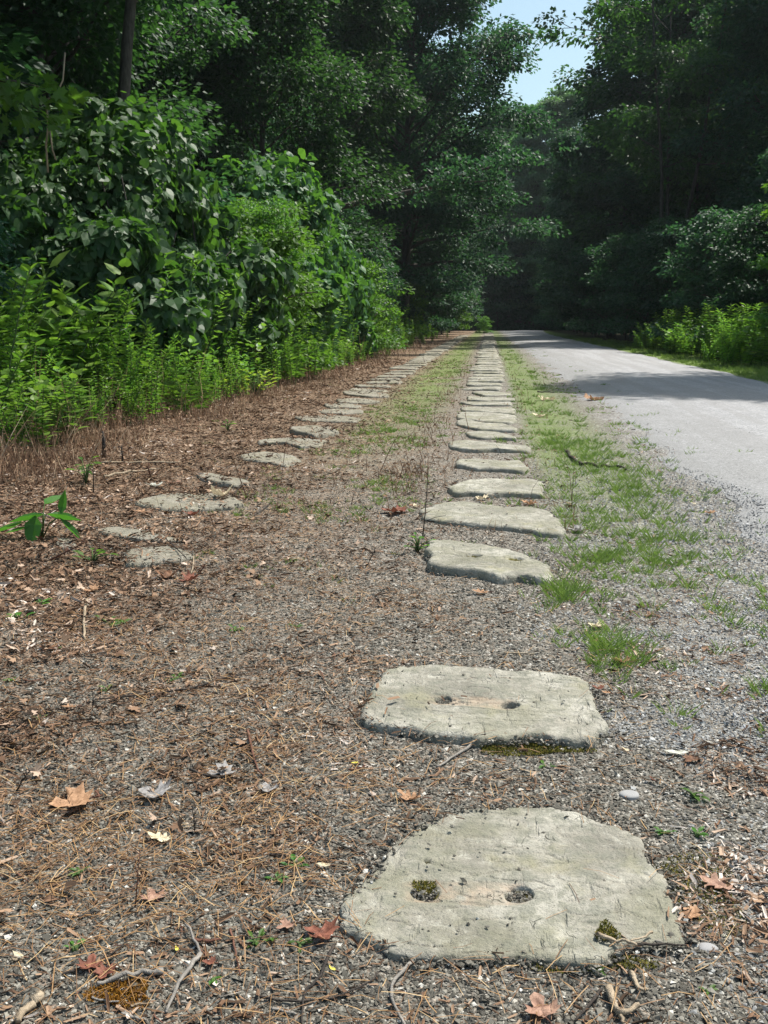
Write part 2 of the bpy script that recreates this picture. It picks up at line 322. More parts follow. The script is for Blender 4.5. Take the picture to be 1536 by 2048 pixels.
# ------------------------------------------------------------------ ground, path
def gz(x, y):
    near = 1 - sm(y, 14, 30)
    z = (fbm(x, y, 1.4, 3, 3) - .5) * .028 * near + (fbm(x, y, 9, 8, 2) - .5) * .010 * near
    return z + 3.2 * sm(y, 119, 150)
def grid_obj(name, xs, ys, zf, mat):
    Xg, Yg = np.meshgrid(xs, ys); Z = zf(Xg, Yg); nx, ny = len(xs), len(ys)
    i = (np.arange(ny - 1)[:, None] * nx + np.arange(nx - 1)[None]).ravel()
    T = np.concatenate([np.stack([i, i + 1, i + nx + 1], 1), np.stack([i, i + nx + 1, i + nx], 1)])
    a = Acc(); a.add(np.stack([Xg, Yg, Z], -1).reshape(-1, 3), T, .5, 0, True)
    return a.build(name, mat)
xs = np.concatenate([np.linspace(-400, -6, 30)[:-1], np.linspace(-6, 6, 260), np.linspace(6, 400, 30)[1:]])
ys = np.concatenate([np.linspace(-100, .5, 12)[:-1], np.linspace(.5, 9, 260)[:-1], np.linspace(9, 30, 140)[:-1], np.linspace(30, 900, 60)])
tag(grid_obj('ground', xs, ys, gz, M['ground']), kind='structure')
# path: left edge wanders, right edge clean
def path_left(y): return 1.25 + (fbm(y * 0, y, .9, 21, 4) - .5) * .7
PW = []
yy = np.concatenate([np.linspace(.5, 20, 300)[:-1], np.linspace(20, 113, 200)])
a = Acc(); nxp = 14; rows = []
for y in yy:
    l = float(path_left(y)); r_ = 4.33 + .08 * math.sin(y * .7) + .05 * math.sin(y * 2.3); bend = 0.0022 * max(0, y - 60) ** 2 * .25
    for k in range(nxp):
        x = l + (r_ - l) * k / (nxp - 1) ; crown = .012 + .03 * math.sin(math.pi * k / (nxp - 1)) + (-.012 if k == 0 else 0)
        rows.append((x + bend, y, float(gz(x, y)) * .35 * (0 if k else 1) + crown))
n = len(yy); i = (np.arange(n - 1)[:, None] * nxp + np.arange(nxp - 1)[None]).ravel()
a.add(rows, np.concatenate([np.stack([i, i + 1, i + nxp + 1], 1), np.stack([i, i + nxp + 1, i + nxp], 1)]), .5, 0, True)
tag(a.build('path', M['path']), kind='structure')

# ------------------------------------------------------------------ stone blocks
def rdir(r, n, tilt):
    a = r.uniform(0, 2 * math.pi, n); D = np.stack([np.cos(a), np.sin(a), r.uniform(-tilt, tilt, n)], 1)
    N = nrm(np.stack([r.normal(0, tilt, n), r.normal(0, tilt, n), np.ones(n)], 1)); return D, N
RES = .01; RX0, RY0 = -3.2, 1.0; RW, RH = 480, 1600
SM = np.zeros((RW, RH), np.float32)        # height of stone over the ground, for the scatter
def poly_raster(P, h):
    P = np.asarray(P); x0, y0 = P.min(0); x1, y1 = P.max(0)
    ix = np.arange(max(0, int((x0 - RX0) / RES)), min(RW, int((x1 - RX0) / RES) + 2)); iy = np.arange(max(0, int((y0 - RY0) / RES)), min(RH, int((y1 - RY0) / RES) + 2))
    if len(ix) == 0 or len(iy) == 0: return
    gx, gy = np.meshgrid(RX0 + ix * RES, RY0 + iy * RES, indexing='ij'); ins = np.zeros(gx.shape, bool)
    j = len(P) - 1
    for i in range(len(P)):
        c = ((P[i][1] > gy) != (P[j][1] > gy)) & (gx < (P[j][0] - P[i][0]) * (gy - P[i][1]) / (P[j][1] - P[i][1] + 1e-12) + P[i][0])
        ins ^= c; j = i
    sub = SM[ix[0]:ix[-1] + 1, iy[0]:iy[-1] + 1]; sub[ins] = h
def on_stone(x, y):
    ix = ((x - RX0) / RES).astype(int); iy = ((y - RY0) / RES).astype(int); ok = (ix >= 0) & (ix < RW) & (iy >= 0) & (iy < RH)
    o = np.zeros(len(x)); o[ok] = SM[ix[ok], iy[ok]]; return o

def stone_mesh(P, top, seed, na=72, nr=20, holes=(), rough=.006, seat=None, round_=.05, tilt=(0, 0)):
    """P: outline (world XY) -> local mesh about the centroid, real thickness down into the ground"""
    P = np.asarray(P, float); c = P.mean(0); Q = P - c
    seg = np.linalg.norm(np.roll(Q, -1, 0) - Q, axis=1); cum = np.concatenate([[0], np.cumsum(seg)]); L = cum[-1]
    t = np.arange(na) / na * L; Qc = np.vstack([Q, Q[:1]]); bx = np.interp(t, cum, Qc[:, 0]); by = np.interp(t, cum, Qc[:, 1])
    for _ in range(max(1, na // 60)): bx = (np.roll(bx, 1) + bx * 2 + np.roll(bx, -1)) / 4; by = (np.roll(by, 1) + by * 2 + np.roll(by, -1)) / 4
    th = np.arctan2(by, bx); br = np.hypot(bx, by) * (1 + (fbm(bx + c[0], by + c[1], 14, seed, 5) - .5) * .15 + (np.abs(fbm(bx + c[0], by + c[1], 30, seed + 2, 3) - .5) < .06) * -.012)
    bx, by = br * np.cos(th), br * np.sin(th); size = float(np.mean(br))
    rr = np.concatenate([np.linspace(0, .85, nr)[1:], 1 - .15 * (1 - np.linspace(0, 1, max(6, nr // 3))[1:]) ** 1.5])
    V = [(0, 0)]; 
    for r in rr: V += list(zip(bx * r, by * r))
    V = np.array(V); x, y = V[:, 0], V[:, 1]; rfull = np.concatenate([[0], np.repeat(rr, na)]); d = (1 - rfull) * size
    e = np.clip(d / round_, 0, 1); edge = np.sqrt(np.clip(1 - (1 - e) ** 2, 0, 1))
    gx, gy = x + c[0], y + c[1]
    z = top * (.35 + .65 * edge) + (fbm(gx, gy, 5, seed, 4) - .5) * rough * 2.0 * (.4 + .6 * edge) + (fbm(gx, gy, 30, seed + 5, 4) - .5) * rough * .55 + (fbm(gx * 1.3, gy * .8, 85, seed + 6, 3) - .5) * rough * .22
    lay = fbm(gx * .7, gy * 1.6, 6, seed + 9, 3); z = z + (np.abs((lay * 7) % 1 - .5) < .07) * -rough * .35
    z = z + tilt[0] * x + tilt[1] * y
    var = np.full(len(V), .5)
    if seat is not None:
        (ax, ay), (bx2, by2), hw = seat; dx, dy = bx2 - ax, by2 - ay; L2 = math.hypot(dx, dy); u = ((gx - ax) * dx + (gy - ay) * dy) / L2; w = np.abs((gx - ax) * -dy + (gy - ay) * dx) / L2
        m = (1 - sm(w, hw * .7, hw * 1.25)) * sm(u, -.06, 0.0) * (1 - sm(u, L2 - .01, L2 + .03)) * sm(fbm(gx, gy, 14, 4, 4), .25, .5); var = var + .5 * m; z = z - .004 * m
    for hx, hy, hr, hd in holes:
        q = np.hypot(gx - hx, (gy - hy)) * (1 + .35 * (fbm(gx, gy, 25, seed + 3, 2) - .5)); k = 1 - sm(q, hr * .72, hr * 1.0); z = z - hd * k
        hm = sm(fbm(gx, gy, 45, seed + 8, 3), .3, .5) * k; var = var * (1 - hm)
    # skirt under the ground
    n0 = len(V); V = np.concatenate([V, np.stack([bx * 1.015, by * 1.015], 1), np.stack([bx * 1.0, by * 1.0], 1)])
    z = np.concatenate([z, np.full(na, -.012), np.full(na, -.14)]); var = np.concatenate([var, np.full(2 * na, .5)])
    Fs = [(0, 1 + k, 1 + (k + 1) % na) for k in range(na)]
    for r in range(len(rr) + 1):
        o = 1 + r * na
        for k in range(na):
            a_, b_ = o + k, o + (k + 1) % na; Fs += [(a_, a_ + na, b_ + na), (a_, b_ + na, b_)]
    acc = Acc(); acc.add(np.column_stack([V, z]), Fs, var, 0, True)
    poly_raster(P * .935 + c * .065, top)
    return acc, c

def zA(p): return [(840 + x / 3.7925, 640 + y / 3.7925) for x, y in p]
def zB(p): return [(x / 3.072, 680 + y / 3.072) for x, y in p]
def zC(p): return [(440 + x / 2.954, 640 + y / 2.954) for x, y in p]
def wp(pts, z): return [at(x, y, z)[:2] for x, y in pts]
S1 = [(768, 1691), (828, 1654), (877, 1629), (957, 1617), (1026, 1612), (1095, 1611), (1164, 1629), (1234, 1654), (1278, 1676), (1303, 1730), (1338, 1758), (1348, 1800), (1360, 1844), (1372, 1891), (1310, 1893), (1250, 1897), (1218, 1915), (1212, 1931), (1150, 1930), (1085, 1918), (986, 1911), (897, 1916), (803, 1918), (763, 1893), (689, 1849), (694, 1800), (704, 1777), (744, 1748)]
S2 = [(766, 1342), (788, 1335), (848, 1331), (947, 1340), (1065, 1347), (1159, 1358), (1189, 1382), (1207, 1428), (1211, 1463), (1199, 1488), (1135, 1485), (1075, 1478), (962, 1481), (853, 1469), (754, 1454), (719, 1443), (724, 1414), (746, 1381)]
RIGHT = [
 (S1, .014, 'wide pale stone with a rounded far edge and two drilled holes, nearest the camera', 'big'),
 (S2, .026, 'oblong stone block with two dark drilled holes, second from the camera in the right row', 'big'),
 (zA([(40,1660),(200,1665),(420,1700),(640,1725),(820,1790),(960,1860),(1040,1925),(990,1975),(880,1960),(760,1935),(600,1955),(480,1920),(300,1890),(110,1870),(40,1840),(90,1790),(30,1740),(60,1700)]), .036, 'jagged pale stone with two rusty moss spots, third from the camera in the right row', 'mid'),
 (zA([(150,1385),(300,1378),(500,1400),(640,1425),(800,1420),(950,1440),(1030,1480),(1060,1540),(1090,1600),(1070,1625),(900,1610),(700,1580),(500,1560),(300,1540),(100,1520),(20,1500),(20,1440),(100,1405)]), .026, 'long layered stone with a cracked right end, fourth from the camera in the right row', 'mid'),
 (zA([(270,1240),(350,1215),(500,1205),(700,1215),(850,1200),(940,1225),(950,1290),(930,1325),(800,1315),(650,1310),(500,1320),(400,1300),(280,1310),(200,1270)]), .028, 'low stone with blunt square right end in grass, fifth in the right row', 'mid'),
 (zA([(280,1055),(450,1055),(620,1068),(760,1065),(790,1085),(840,1130),(780,1145),(600,1130),(420,1125),(320,1105),(270,1090)]), .028, 'stone with grass along its front edge, sixth from the camera, right row', 'low'),
 (zA([(210,920),(330,912),(480,925),(640,945),(800,945),(850,965),(830,995),(700,990),(560,975),(440,985),(330,975),(230,955)]), .026, 'widest stone of the right row, its right tip in the bright grass patch', 'low'),
 (zA([(340,850),(450,842),(600,850),(720,880),(740,897),(600,890),(480,895),(380,880)]), .024, 'small half-sunken stone just beyond the widest stone of the right row', 'low'),
 (zA([(275,760),(340,750),(480,780),(650,790),(730,820),(740,840),(600,835),(450,830),(340,810),(280,790)]), .028, 'stone with a yellowish left end, ninth from the camera in the right row', 'low'),
 (zA([(275,710),(340,698),(500,705),(640,712),(720,725),(735,765),(690,778),(500,770),(380,755),(290,745)]), .028, 'smooth pale stone with a rounded right end, tenth from the camera in the right row', 'low'),
 (zA([(310,665),(420,658),(560,672),(700,662),(730,680),(720,708),(600,705),(450,692),(320,685)]), .028, 'thin pale stone, eleventh from the camera in the right row', 'low'),
 (zA([(295,622),(450,620),(690,622),(700,645),(560,644),(400,640)]), .026, 'straight narrow stone, twelfth from the camera in the right row', 'low'),
 (zA([(360,578),(500,583),(720,593),(715,610),(500,612),(360,603)]), .024, 'flat stone, thirteenth from the camera in the right row', 'low'),
 (zA([(390,545),(520,540),(690,556),(700,570),(480,571)]), .024, 'short flat stone, fourteenth from the camera in the right row', 'low')]
LEFT = [
 (zB([(340,1210),(440,1205),(470,1240),(450,1270),(350,1260)]), .012, 'tiny exposed stone corner at the far left, beside the big-leaved plant', 'low'),
 (zB([(770,1290),(900,1265),(1050,1258),(1150,1290),(1190,1320),(1100,1345),(1000,1350),(880,1370),(770,1370)]), .03, 'grey stone sunk in brown leaves, nearest the camera in the left row', 'mid'),
 (zB([(590,1150),(700,1140),(850,1160),(1000,1186),(1110,1215),(1060,1228),(900,1218),(780,1205),(640,1180)]), .014, 'mostly buried stone under litter, second from the camera in the left row', 'low'),
 (zB([(830,985),(950,945),(1100,932),(1200,950),(1370,935),(1450,960),(1500,1000),(1420,1020),(1300,1030),(1100,1045),(950,1030),(840,1005)]), .028, 'long cracked stone with a curled dry leaf on it, in the left row', 'mid'),
 (zB([(1200,815),(1300,812),(1400,835),(1500,850),(1536,870),(1440,885),(1320,870),(1230,840)]), .03, 'narrow buff stone just beyond the long cracked one in the left row', 'low'),
 (zC([(120,790),(250,775),(380,785),(440,800),(480,825),(400,860),(300,840),(130,820)]), .024, 'stone crossed by a thin twig, fifth in the left row', 'low'),
 (zC([(220,705),(400,690),(520,695),(630,705),(590,740),(480,745),(380,720),(230,725)]), .024, 'stone with a pale leaf on its near edge, sixth in the left row', 'low'),
 (zC([(410,630),(550,620),(660,625),(710,655),(560,680),(500,665),(420,650)]), .045, 'thick raised stone with dark underside at its right end, in the left row', 'low'),
 (zC([(440,568),(600,560),(750,565),(840,578),(800,600),(640,598),(480,590)]), .024, 'long flat stone, eighth in the left row', 'low'),
 (zC([(580,528),(700,522),(840,530),(850,545),(720,552),(600,545)]), .024, 'flat stone, ninth in the left row', 'low'),
 (zC([(610,495),(750,490),(840,505),(820,513),(640,512)]), .03, 'thin buff stone, tenth in the left row', 'low'),
 (zC([(690,465),(800,460),(900,468),(950,480),(850,486),(700,485)]), .03, 'narrow stone, eleventh in the left row', 'low'),
 (zC([(720,415),(850,415),(990,435),(1000,450),(880,450),(740,435)]), .03, 'pale stone, twelfth in the left row', 'low')]
nstone = 0
for side, rows_ in (('right', RIGHT), ('left', LEFT)):
    for i, (pts, top, lab, q) in enumerate(rows_):
        P = wp(pts, top * .75); na, nr = {'big': (260, 90), 'mid': (150, 44), 'low': (80, 18)}[q]; holes = (); seat = None
        if side == 'right' and i == 0:
            h1, h2, h3 = at(850, 1780, top)[:2], at(1038, 1787, top)[:2], at(855, 1721, top)[:2]
            holes = [(h1[0], h1[1], .028, .008), (h2[0], h2[1], .028, .011), (h3[0], h3[1], .007, .012)]; seat = (h1, h2, .035)
        if side == 'right' and i == 1:
            h1, h2 = at(887, 1399, top)[:2], at(1020, 1410, top)[:2]; holes = [(h1[0], h1[1], .024, .014), (h2[0], h2[1], .024, .028)]; seat = (h1, h2, .035)
        if side == 'right' and i == 2:
            h1, h2 = at(*zA([(400, 1782)])[0], top)[:2], at(*zA([(720, 1812)])[0], top)[:2]; holes = [(h1[0], h1[1], .04, .016), (h2[0], h2[1], .035, .014)]
        acc, c = stone_mesh(P, top, nstone, na, nr, holes, .007 if q != 'low' else .009, seat, .016 if q == 'big' else .028)
        o = acc.build('stone_block', M['stone' if side == 'right' else 'dull_stone'], None, (c[0], c[1], float(gz(c[0], c[1])) * .3 - (0 if side == 'right' else .006)))
        if q == 'big':
            rf = rs(60 + i)
            for hi, (hx, hy, hr, hd) in enumerate(holes[:2]):
                fa = Acc(); m = 130 if not (i == 1 and hi == 1) else 50; a_ = rf.uniform(0, 6.28, m); qq = np.sqrt(rf.rand(m)) * hr * .8; Dp, Np = rdir(rf, m, .5)
                for kk in range(2):
                    mk = np.arange(m) % 2 == kk; scatter(fa, pebble_t(kk) if rf.rand() < .8 else CHIP, np.stack([hx - c[0] + qq * np.cos(a_), hy - c[1] + qq * np.sin(a_), top - hd + .002 + rf.uniform(0, .004, m)], 1)[mk], Dp[mk], Np[mk], rf.uniform(.003, .0075, m)[mk], rf.beta(1.6, 2.4, m)[mk])
                fa.build('hole_grit', M['pebble'], o)
        tag(o, lab, 'stone block', 'stone blocks of the %s row' % side); nstone += 1
# farther stones: five shapes of their own, turned and copied
protos = []
for k in range(6):
    r = rs(100 + k); th = np.linspace(0, 2 * math.pi, 14, endpoint=False); w, d = r.uniform(.27, .34), r.uniform(.2, .28)
    P = np.stack([np.sign(np.cos(th)) * np.abs(np.cos(th)) ** .65 * w, np.sign(np.sin(th)) * np.abs(np.sin(th)) ** .65 * d], 1) * r.uniform(.88, 1.1, (14, 1))
    acc, c = stone_mesh(P + (50, 0), .045, 40 + k, 60, 12, (), .01, None, .06); protos.append(acc.mesh('stone_block', [M['stone']]))
protos_l = [p.copy() for p in protos]
for p in protos_l: p.materials.clear(); p.materials.append(M['dull_stone'])
r = rs(5)
for side, X0, Y0, n, lab in (('right', -.02, 14.6, 66, 'weathered flat stone block in the far, close-set stretch of the right row'), ('left', -1.64, 14.1, 62, 'half-hidden flat stone block in the far stretch of the left row')):
    y = Y0
    for k in range(n):
        o = link('stone_block', (protos if side == 'right' else protos_l)[r.randint(6)], None, (X0 + r.uniform(-.05, .05), y, r.uniform(-.022, -.004)))
        o.rotation_euler = (r.uniform(-.03, .03), r.uniform(-.03, .03), r.uniform(-.1, .1) + (math.pi if r.rand() < .5 else 0)); o.scale = (r.uniform(.9, 1.1), r.uniform(.9, 1.15), 1)
        poly_raster(np.array([(-.28, -.22), (.28, -.22), (.28, .22), (-.28, .22)]) + (X0, y), .03)
        tag(o, lab, 'stone block', 'stone blocks of the far %s row' % side); y += r.uniform(.86, 1.0)

# ------------------------------------------------------------------ loose ground cover
def sample(n, y0, y1, seed, marg=.35, xl=-.51, xr=.31):
    r = rs(seed); y = np.exp(r.uniform(math.log(y0), math.log(y1), n)); x = r.uniform(0, 1, n)
    x = (xl * y - marg) + x * ((xr - xl) * y + 2 * marg); return x, y, r
def near_stone(x, y, q=.03):
    return np.maximum.reduce([on_stone(x + q, y), on_stone(x - q, y), on_stone(x, y + q), on_stone(x, y - q)]) * (on_stone(x, y) == 0)
def litter_d(x, y):
    nz = fbm(x, y, 1.7, 11, 4) - .5; n2 = fbm(x, y, 5, 15, 3) - .5
    d = np.maximum(sm(-x + nz * 2.2 + n2 * .8, -.15, 1.5) * .95, sm(-x, -.3, .5) * sm(nz + n2 * .8, -.16, .14) * .6) + .09
    side = np.exp(-((x - .42 - .05 * y) / .2) ** 2) * sm(n2 + nz, -.16, .1) * .8 * (1 - sm(y, 3, 6)); d = np.maximum(d, side)
    d = d * (1 - .72 * sm(fbm(x, y, 2.6, 31, 3), .5, .66) * sm(x, -2.2, -1.2)); return d
# pebbles
acc = Acc()
x, y, r = sample(430000, 1.12, 9.0, 1); ld = litter_d(x, y); keep = (r.rand(len(x)) < (1 - .5 * ld) * (1 - sm(x + (fbm(x, y, 3, 7) - .5) * 1.4, .5, 1.8)) * (1 - .9 * sm(y, 3.5, 8.5)))
hs = on_stone(x, y); keep &= (hs == 0) | (r.rand(len(x)) < .006); x, y, hs = x[keep], y[keep], hs[keep]; n = len(x)
sz = np.clip(r.lognormal(math.log(.0045), .38, n), .0024, .011) * (1 + .07 * y); vv = np.clip(r.beta(1.6, 2.4, n) + (r.rand(n) < .05) * .5 + .38 * sm(x, .2, 1.2), 0, 1)
ns_ = near_stone(x, y) * rs(8).uniform(0, .75, n)
zone = (x + (fbm(x, y, 3, 7) - .5) * .9 + rs(3).normal(0, .12, n)) > .4
for k in range(4):
    m = np.arange(n) % 4 == k; D, N = rdir(rs(30 + k), m.sum(), .5); S = sz[m][:, None] * rs(50 + k).uniform(.7, 1.35, (m.sum(), 3)) * np.array([1, 1.15, .8])
    scatter(acc, pebble_t(k), np.stack([x[m], y[m], gz(x[m], y[m]) + hs[m] + sz[m] * .12 + ns_[m]], 1), D, N, S, vv[m])
    acc.m[-1] = np.repeat(zone[m].astype(int), 8)
tag(acc.build('gravel', [M['pebble'], M['mid_pebble']]), kind='stuff')
acc = Acc(); x, y, r = sample(90000, 1.6, 11, 2, .2, .1, .31); e = x - path_left(y) + 0; keep = (r.rand(len(x)) < sm(x + (fbm(x, y, 3, 7) - .5) * 1.2, .5, 1.6) * .8 * (1 - sm(y, 4, 10.5))) & (x < 4.4); x, y = x[keep], y[keep]; n = len(x)
D, N = rdir(r, n, .5); sz = np.clip(r.lognormal(math.log(.006), .35, n), .003, .014) * (1 + .04 * y)
scatter(acc, pebble_t(9), np.stack([x, y, gz(x, y) * .4 + .01 + .028 * sm(x, 1.2, 2.6)], 1), D, N, sz[:, None] * r.uniform(.7, 1.3, (n, 3)), r.rand(n) ** 1.3)
tag(acc.build('path_gravel', M['pale_pebble']), kind='stuff')
# leaf crumbs
acc = Acc(); x, y, r = sample(430000, 1.1, 26, 3); ld = litter_d(x, y); keep = (r.rand(len(x)) < ld * .85) & (x < 1.6) & (x > -4.6)
hs = on_stone(x, y); keep &= (hs == 0) | (r.rand(len(x)) < .03 + .8 * (x < -1.2) * (fbm(x, y, 5, 3, 3) > .46)); x, y, hs = x[keep], y[keep], hs[keep]; n = len(x)
D, N = rdir(r, n, .42); left = sm(-x, .3, 2.2); sz = np.clip(r.lognormal(math.log(.0048), .5, n), .002, .013) * (1 + .6 * left * sm(y, 1.5, 3.5)) * (1 + .07 * y)
var = np.clip(r.beta(1.9, 2.2, n) + (fbm(x, y, 4, 41, 3) - .5) * .8 + (fbm(x, y, 1.3, 43, 3) - .5) * .7 - .04, 0, 1)
S = np.stack([sz * r.uniform(.12, .6, n), sz * r.uniform(.9, 2.9, n), sz * r.uniform(-1, 1.6, n)], 1)
scatter(acc, CHIP, np.stack([x, y, gz(x, y) + hs + sz * .25 + .003 + near_stone(x, y) * r.uniform(.2, .9, n)], 1), D, N, S, var)
tag(acc.build('leaf_litter', M['litter']), kind='stuff')
# larger dead leaf scraps among the litter
acc = Acc(); x, y, r = sample(15000, 1.3, 24, 33); ld = litter_d(x, y); keep = (r.rand(len(x)) < ld * .8 * sm(-x, .2, 2.4)) & (x > -4.2) & (on_stone(x, y) == 0); x, y = x[keep], y[keep]; n = len(x)
D, N = rdir(r, n, .5); sz = r.uniform(.01, .032, n); var = np.clip(r.beta(2.2, 1.6, n), 0, 1)
scatter(acc, MAPLE, np.stack([x, y, gz(x, y) + .008 + r.uniform(0, .012, n)], 1), D, N, np.stack([sz, sz, sz * r.uniform(-3, 4, n)], 1), var)
tag(acc.build('dead_leaf_scraps', M['litter']), kind='stuff')
# pine straw and thin twiglets
acc = Acc(); x, y, r = sample(90000, 1.1, 14, 4); st = fbm(x, y, 2.4, 71, 3)
clump = sm(st, .5, .66) * sm(-x, -.15, .6); spots = [(500, 1400, .22), (520, 1520, .2), (470, 1640, .18), (110, 1690, .25), (820, 1195, .2), (430, 1730, .2), (640, 1160, .3), (700, 1560, .14), (560, 1590, .16)]
for px, py, rr_ in spots:
    c = at(px, py); clump = np.maximum(clump, np.exp(-(((x - c[0]) / rr_) ** 2 + ((y - c[1]) / rr_) ** 2)) * 1.1)
keep = (r.rand(len(x)) < clump * .45 + .1 * (x < .4)) & (x < 1.1) & (x > -4); hs = on_stone(x, y); keep &= (hs == 0) | (r.rand(len(x)) < .03); x, y, hs = x[keep], y[keep], hs[keep]; n = len(x)
D, N = rdir(r, n, .16); ln = r.uniform(.015, .07, n); wd = r.uniform(.0006, .0013, n) * (1 + .16 * y)
scatter(acc, STRAW, np.stack([x, y, gz(x, y) + hs + r.uniform(.004, .012, n) + near_stone(x, y) * .7], 1), D, N, np.stack([wd, ln, r.uniform(-.003, .006, n)], 1), np.clip(r.beta(2, 2, n), 0, 1))
tag(acc.build('pine_straw', M['straw']), kind='stuff')
# moss cushions
def moss(px, py, rx, ry, n, mat, seed, lab, z=0.):
    c = at(px, py, z); r = rs(seed); a_ = r.uniform(0, 6.28, n); q = np.sqrt(r.rand(n)) * (1 + .25 * np.sin(a_ * 3 + seed)); x = c[0] + rx * q * np.cos(a_); y = c[1] + ry * q * np.sin(a_)
    if z == 0: k = on_stone(x, y) == 0; x, y = x[k], y[k]
    n = len(x); D, N = rdir(r, n, .6); acc = Acc(); s = r.uniform(.0016, .0042, n)
    scatter(acc, BLADE, np.stack([x, y, gz(x, y) + z + .003], 1) - (c[0], c[1], 0), D + (0, 0, .8), N, np.stack([s * .6, s * 1.6, s], 1), r.rand(n))
    tag(acc.build('moss_cushion', M[mat], None, (c[0], c[1], 0)), lab, 'moss')
moss(1050, 1502, .13, .035, 4200, 'moss', 1, 'olive green moss along the front edge of the second stone block')
moss(1170, 1925, .09, .03, 2200, 'moss', 2, 'dark moss at the front right foot of the nearest stone')
moss(1215, 1868, .018, .025, 700, 'moss', 3, 'small dark moss patch in the notch on top of the nearest stone', .018)
moss(243, 1990, .045, .03, 2200, 'orange_moss', 4, 'rusty orange moss patch near the bottom left corner')
moss(1370, 1780, .1, .12, 2600, 'moss', 5, 'thin brownish moss on the gravel right of the nearest stone')
moss(850, 1782, .02, .02, 500, 'moss', 6, 'moss in the left drilled hole of the nearest stone', .004)

# grass
def grass_d(x, y):
    nz = fbm(x, y, 2.2, 51, 4); n2 = fbm(x, y, 7, 55, 3)
    cr = .3 + .07 * np.clip(y, 0, 5); a_ = np.exp(-((x - cr - .1) / (.16 + .03 * np.clip(y, 0, 8))) ** 2) * sm(y, 2.4, 4.2) * sm(nz, .4, .58) * (.4 + .6 * sm(n2, .4, .6))
    p = np.exp(-(((x - .62) / .33) ** 2 + ((y - 7.9) / .8) ** 2)) * 1.3 + np.exp(-(((x - .52) / .26) ** 2 + ((y - 5.6) / 1.1) ** 2)) * .7 + np.exp(-(((x - .26) / .09) ** 2 + ((y - 3.55) / .14) ** 2)) * .9 + np.exp(-(((x - .48) / .13) ** 2 + ((y - 4.1) / .35) ** 2)) * .8 + np.exp(-(((x - .38) / .1) ** 2 + ((y - 2.95) / .2) ** 2)) * .9
    b = np.exp(-((x + .8) / .42) ** 2) * sm(y, 3.2, 7) * sm(nz, .36, .56) * 1.0
    s = sm(x, .1, .5) * (1 - sm(x, 1.1, 1.6)) * sm(y, 1.9, 3) * sm(n2, .52, .66) * .22
    s2 = sm(x, .9, 1.2) * (1 - sm(x, 1.5, 2.1)) * sm(y, 6, 9) * sm(nz, .52, .62) * .3
    v = sm(x, 4.25, 4.6) * (1 - sm(x, 6, 7)) * 1.3; l = sm(-x, 1.2, 2) * sm(n2, .55, .7) * .08
    return np.clip(np.maximum.reduce([a_, p, b, s, s2, v, l]), 0, 1.3)
acc = Acc(); x, y, r = sample(42000, 1.8, 60, 6, .2, -.3, .31); d = grass_d(x, y); keep = (r.rand(len(x)) < d * .55); x, y, d = x[keep], y[keep], d[keep]
cnt = r.randint(3, 26, len(x)); idx = np.repeat(np.arange(len(x)), cnt); lenf = (r.uniform(.5, 1.25, len(x)) * (.7 + .5 * np.minimum(d, 1)))[idx]; toneg = r.rand(len(x))[idx]
a_ = r.uniform(0, 6.28, len(idx)); q = np.sqrt(r.rand(len(idx))); rad_c = (r.uniform(.012, .04, len(x))[idx]) * (1 + .04 * y[idx]); x = x[idx] + q * rad_c * np.cos(a_); y = y[idx] + q * rad_c * np.sin(a_)
keep = on_stone(x, y) == 0; x, y, a_, q, lenf, toneg = x[keep], y[keep], a_[keep], q[keep], lenf[keep], toneg[keep]; n = len(x); print('grass', n)
lean = .25 + q * .8 + r.normal(0, .15, n); a_ = a_ + r.normal(0, .5, n); D = np.stack([np.cos(a_) * lean, np.sin(a_) * lean, np.ones(n)], 1); ln = r.uniform(.018, .055, n) * lenf * (1 + .7 * (x > 4.2)) * np.where(x > 0, 1.3, .75)
scatter(acc, BLADE, np.stack([x, y, gz(x, y) * np.where(x > 1.2, .4, 1) - .001 + .02 * sm(x, 1.2, 2) * (x < 4.3)], 1), D, np.stack([-np.sin(a_), np.cos(a_), .1 + 0 * a_], 1), np.stack([r.uniform(.0018, .0034, n) * (1 + .1 * y), ln, ln * r.uniform(.5, 2.5, n)], 1), np.clip(toneg * .6 + r.rand(n) * .4, 0, 1))
tag(acc.build('grass', M['grass']), kind='stuff')
# dry brown weed stubble along the left verge and between the rows
def edge_l(y): return -3.35 + .012 * (y - 9) + (fbm(y * 0, y, .5, 61, 3) - .5) * .9
acc = Acc(); x, y, r = sample(170000, 4.4, 46, 8, .3, -.52, .04)
e = edge_l(y); d = sm(-x, -e - 1.1, -e - .35) * (1 - sm(-x, -e + .2, -e + .7)) * 1.0 + np.exp(-((x + .45) / .13) ** 2) * sm(fbm(x, y, 2, 77, 3), .44, .56) * .55 + np.exp(-((x - .42) / .1) ** 2) * sm(y, 8, 12) * .12 + .03
keep = (r.rand(len(x)) < d * .4 * (.35 + .9 * sm(fbm(x, y, 2.2, 63, 3), .4, .6))) & (on_stone(x, y) == 0); x, y = x[keep], y[keep]; e = e[keep]; n = len(x)
a_ = r.uniform(0, 6.28, n); lean = r.uniform(0, .7, n); D = np.stack([np.cos(a_) * lean, np.sin(a_) * lean, np.ones(n)], 1)
ln = r.uniform(.03, .15, n) * (1 + 2.0 * (r.rand(n) < .1)) * np.where(x < -1.2, 1 + .9 * sm(-x, -e - .5, -e + .1), .8); w = r.uniform(.002, .005, n) * (1 + .06 * y)
scatter(acc, BLADE, np.stack([x, y, gz(x, y)], 1), D, np.stack([-np.sin(a_), np.cos(a_), .1 + 0 * a_], 1), np.stack([w, ln, ln * 1.4], 1), r.beta(2, 2, n))
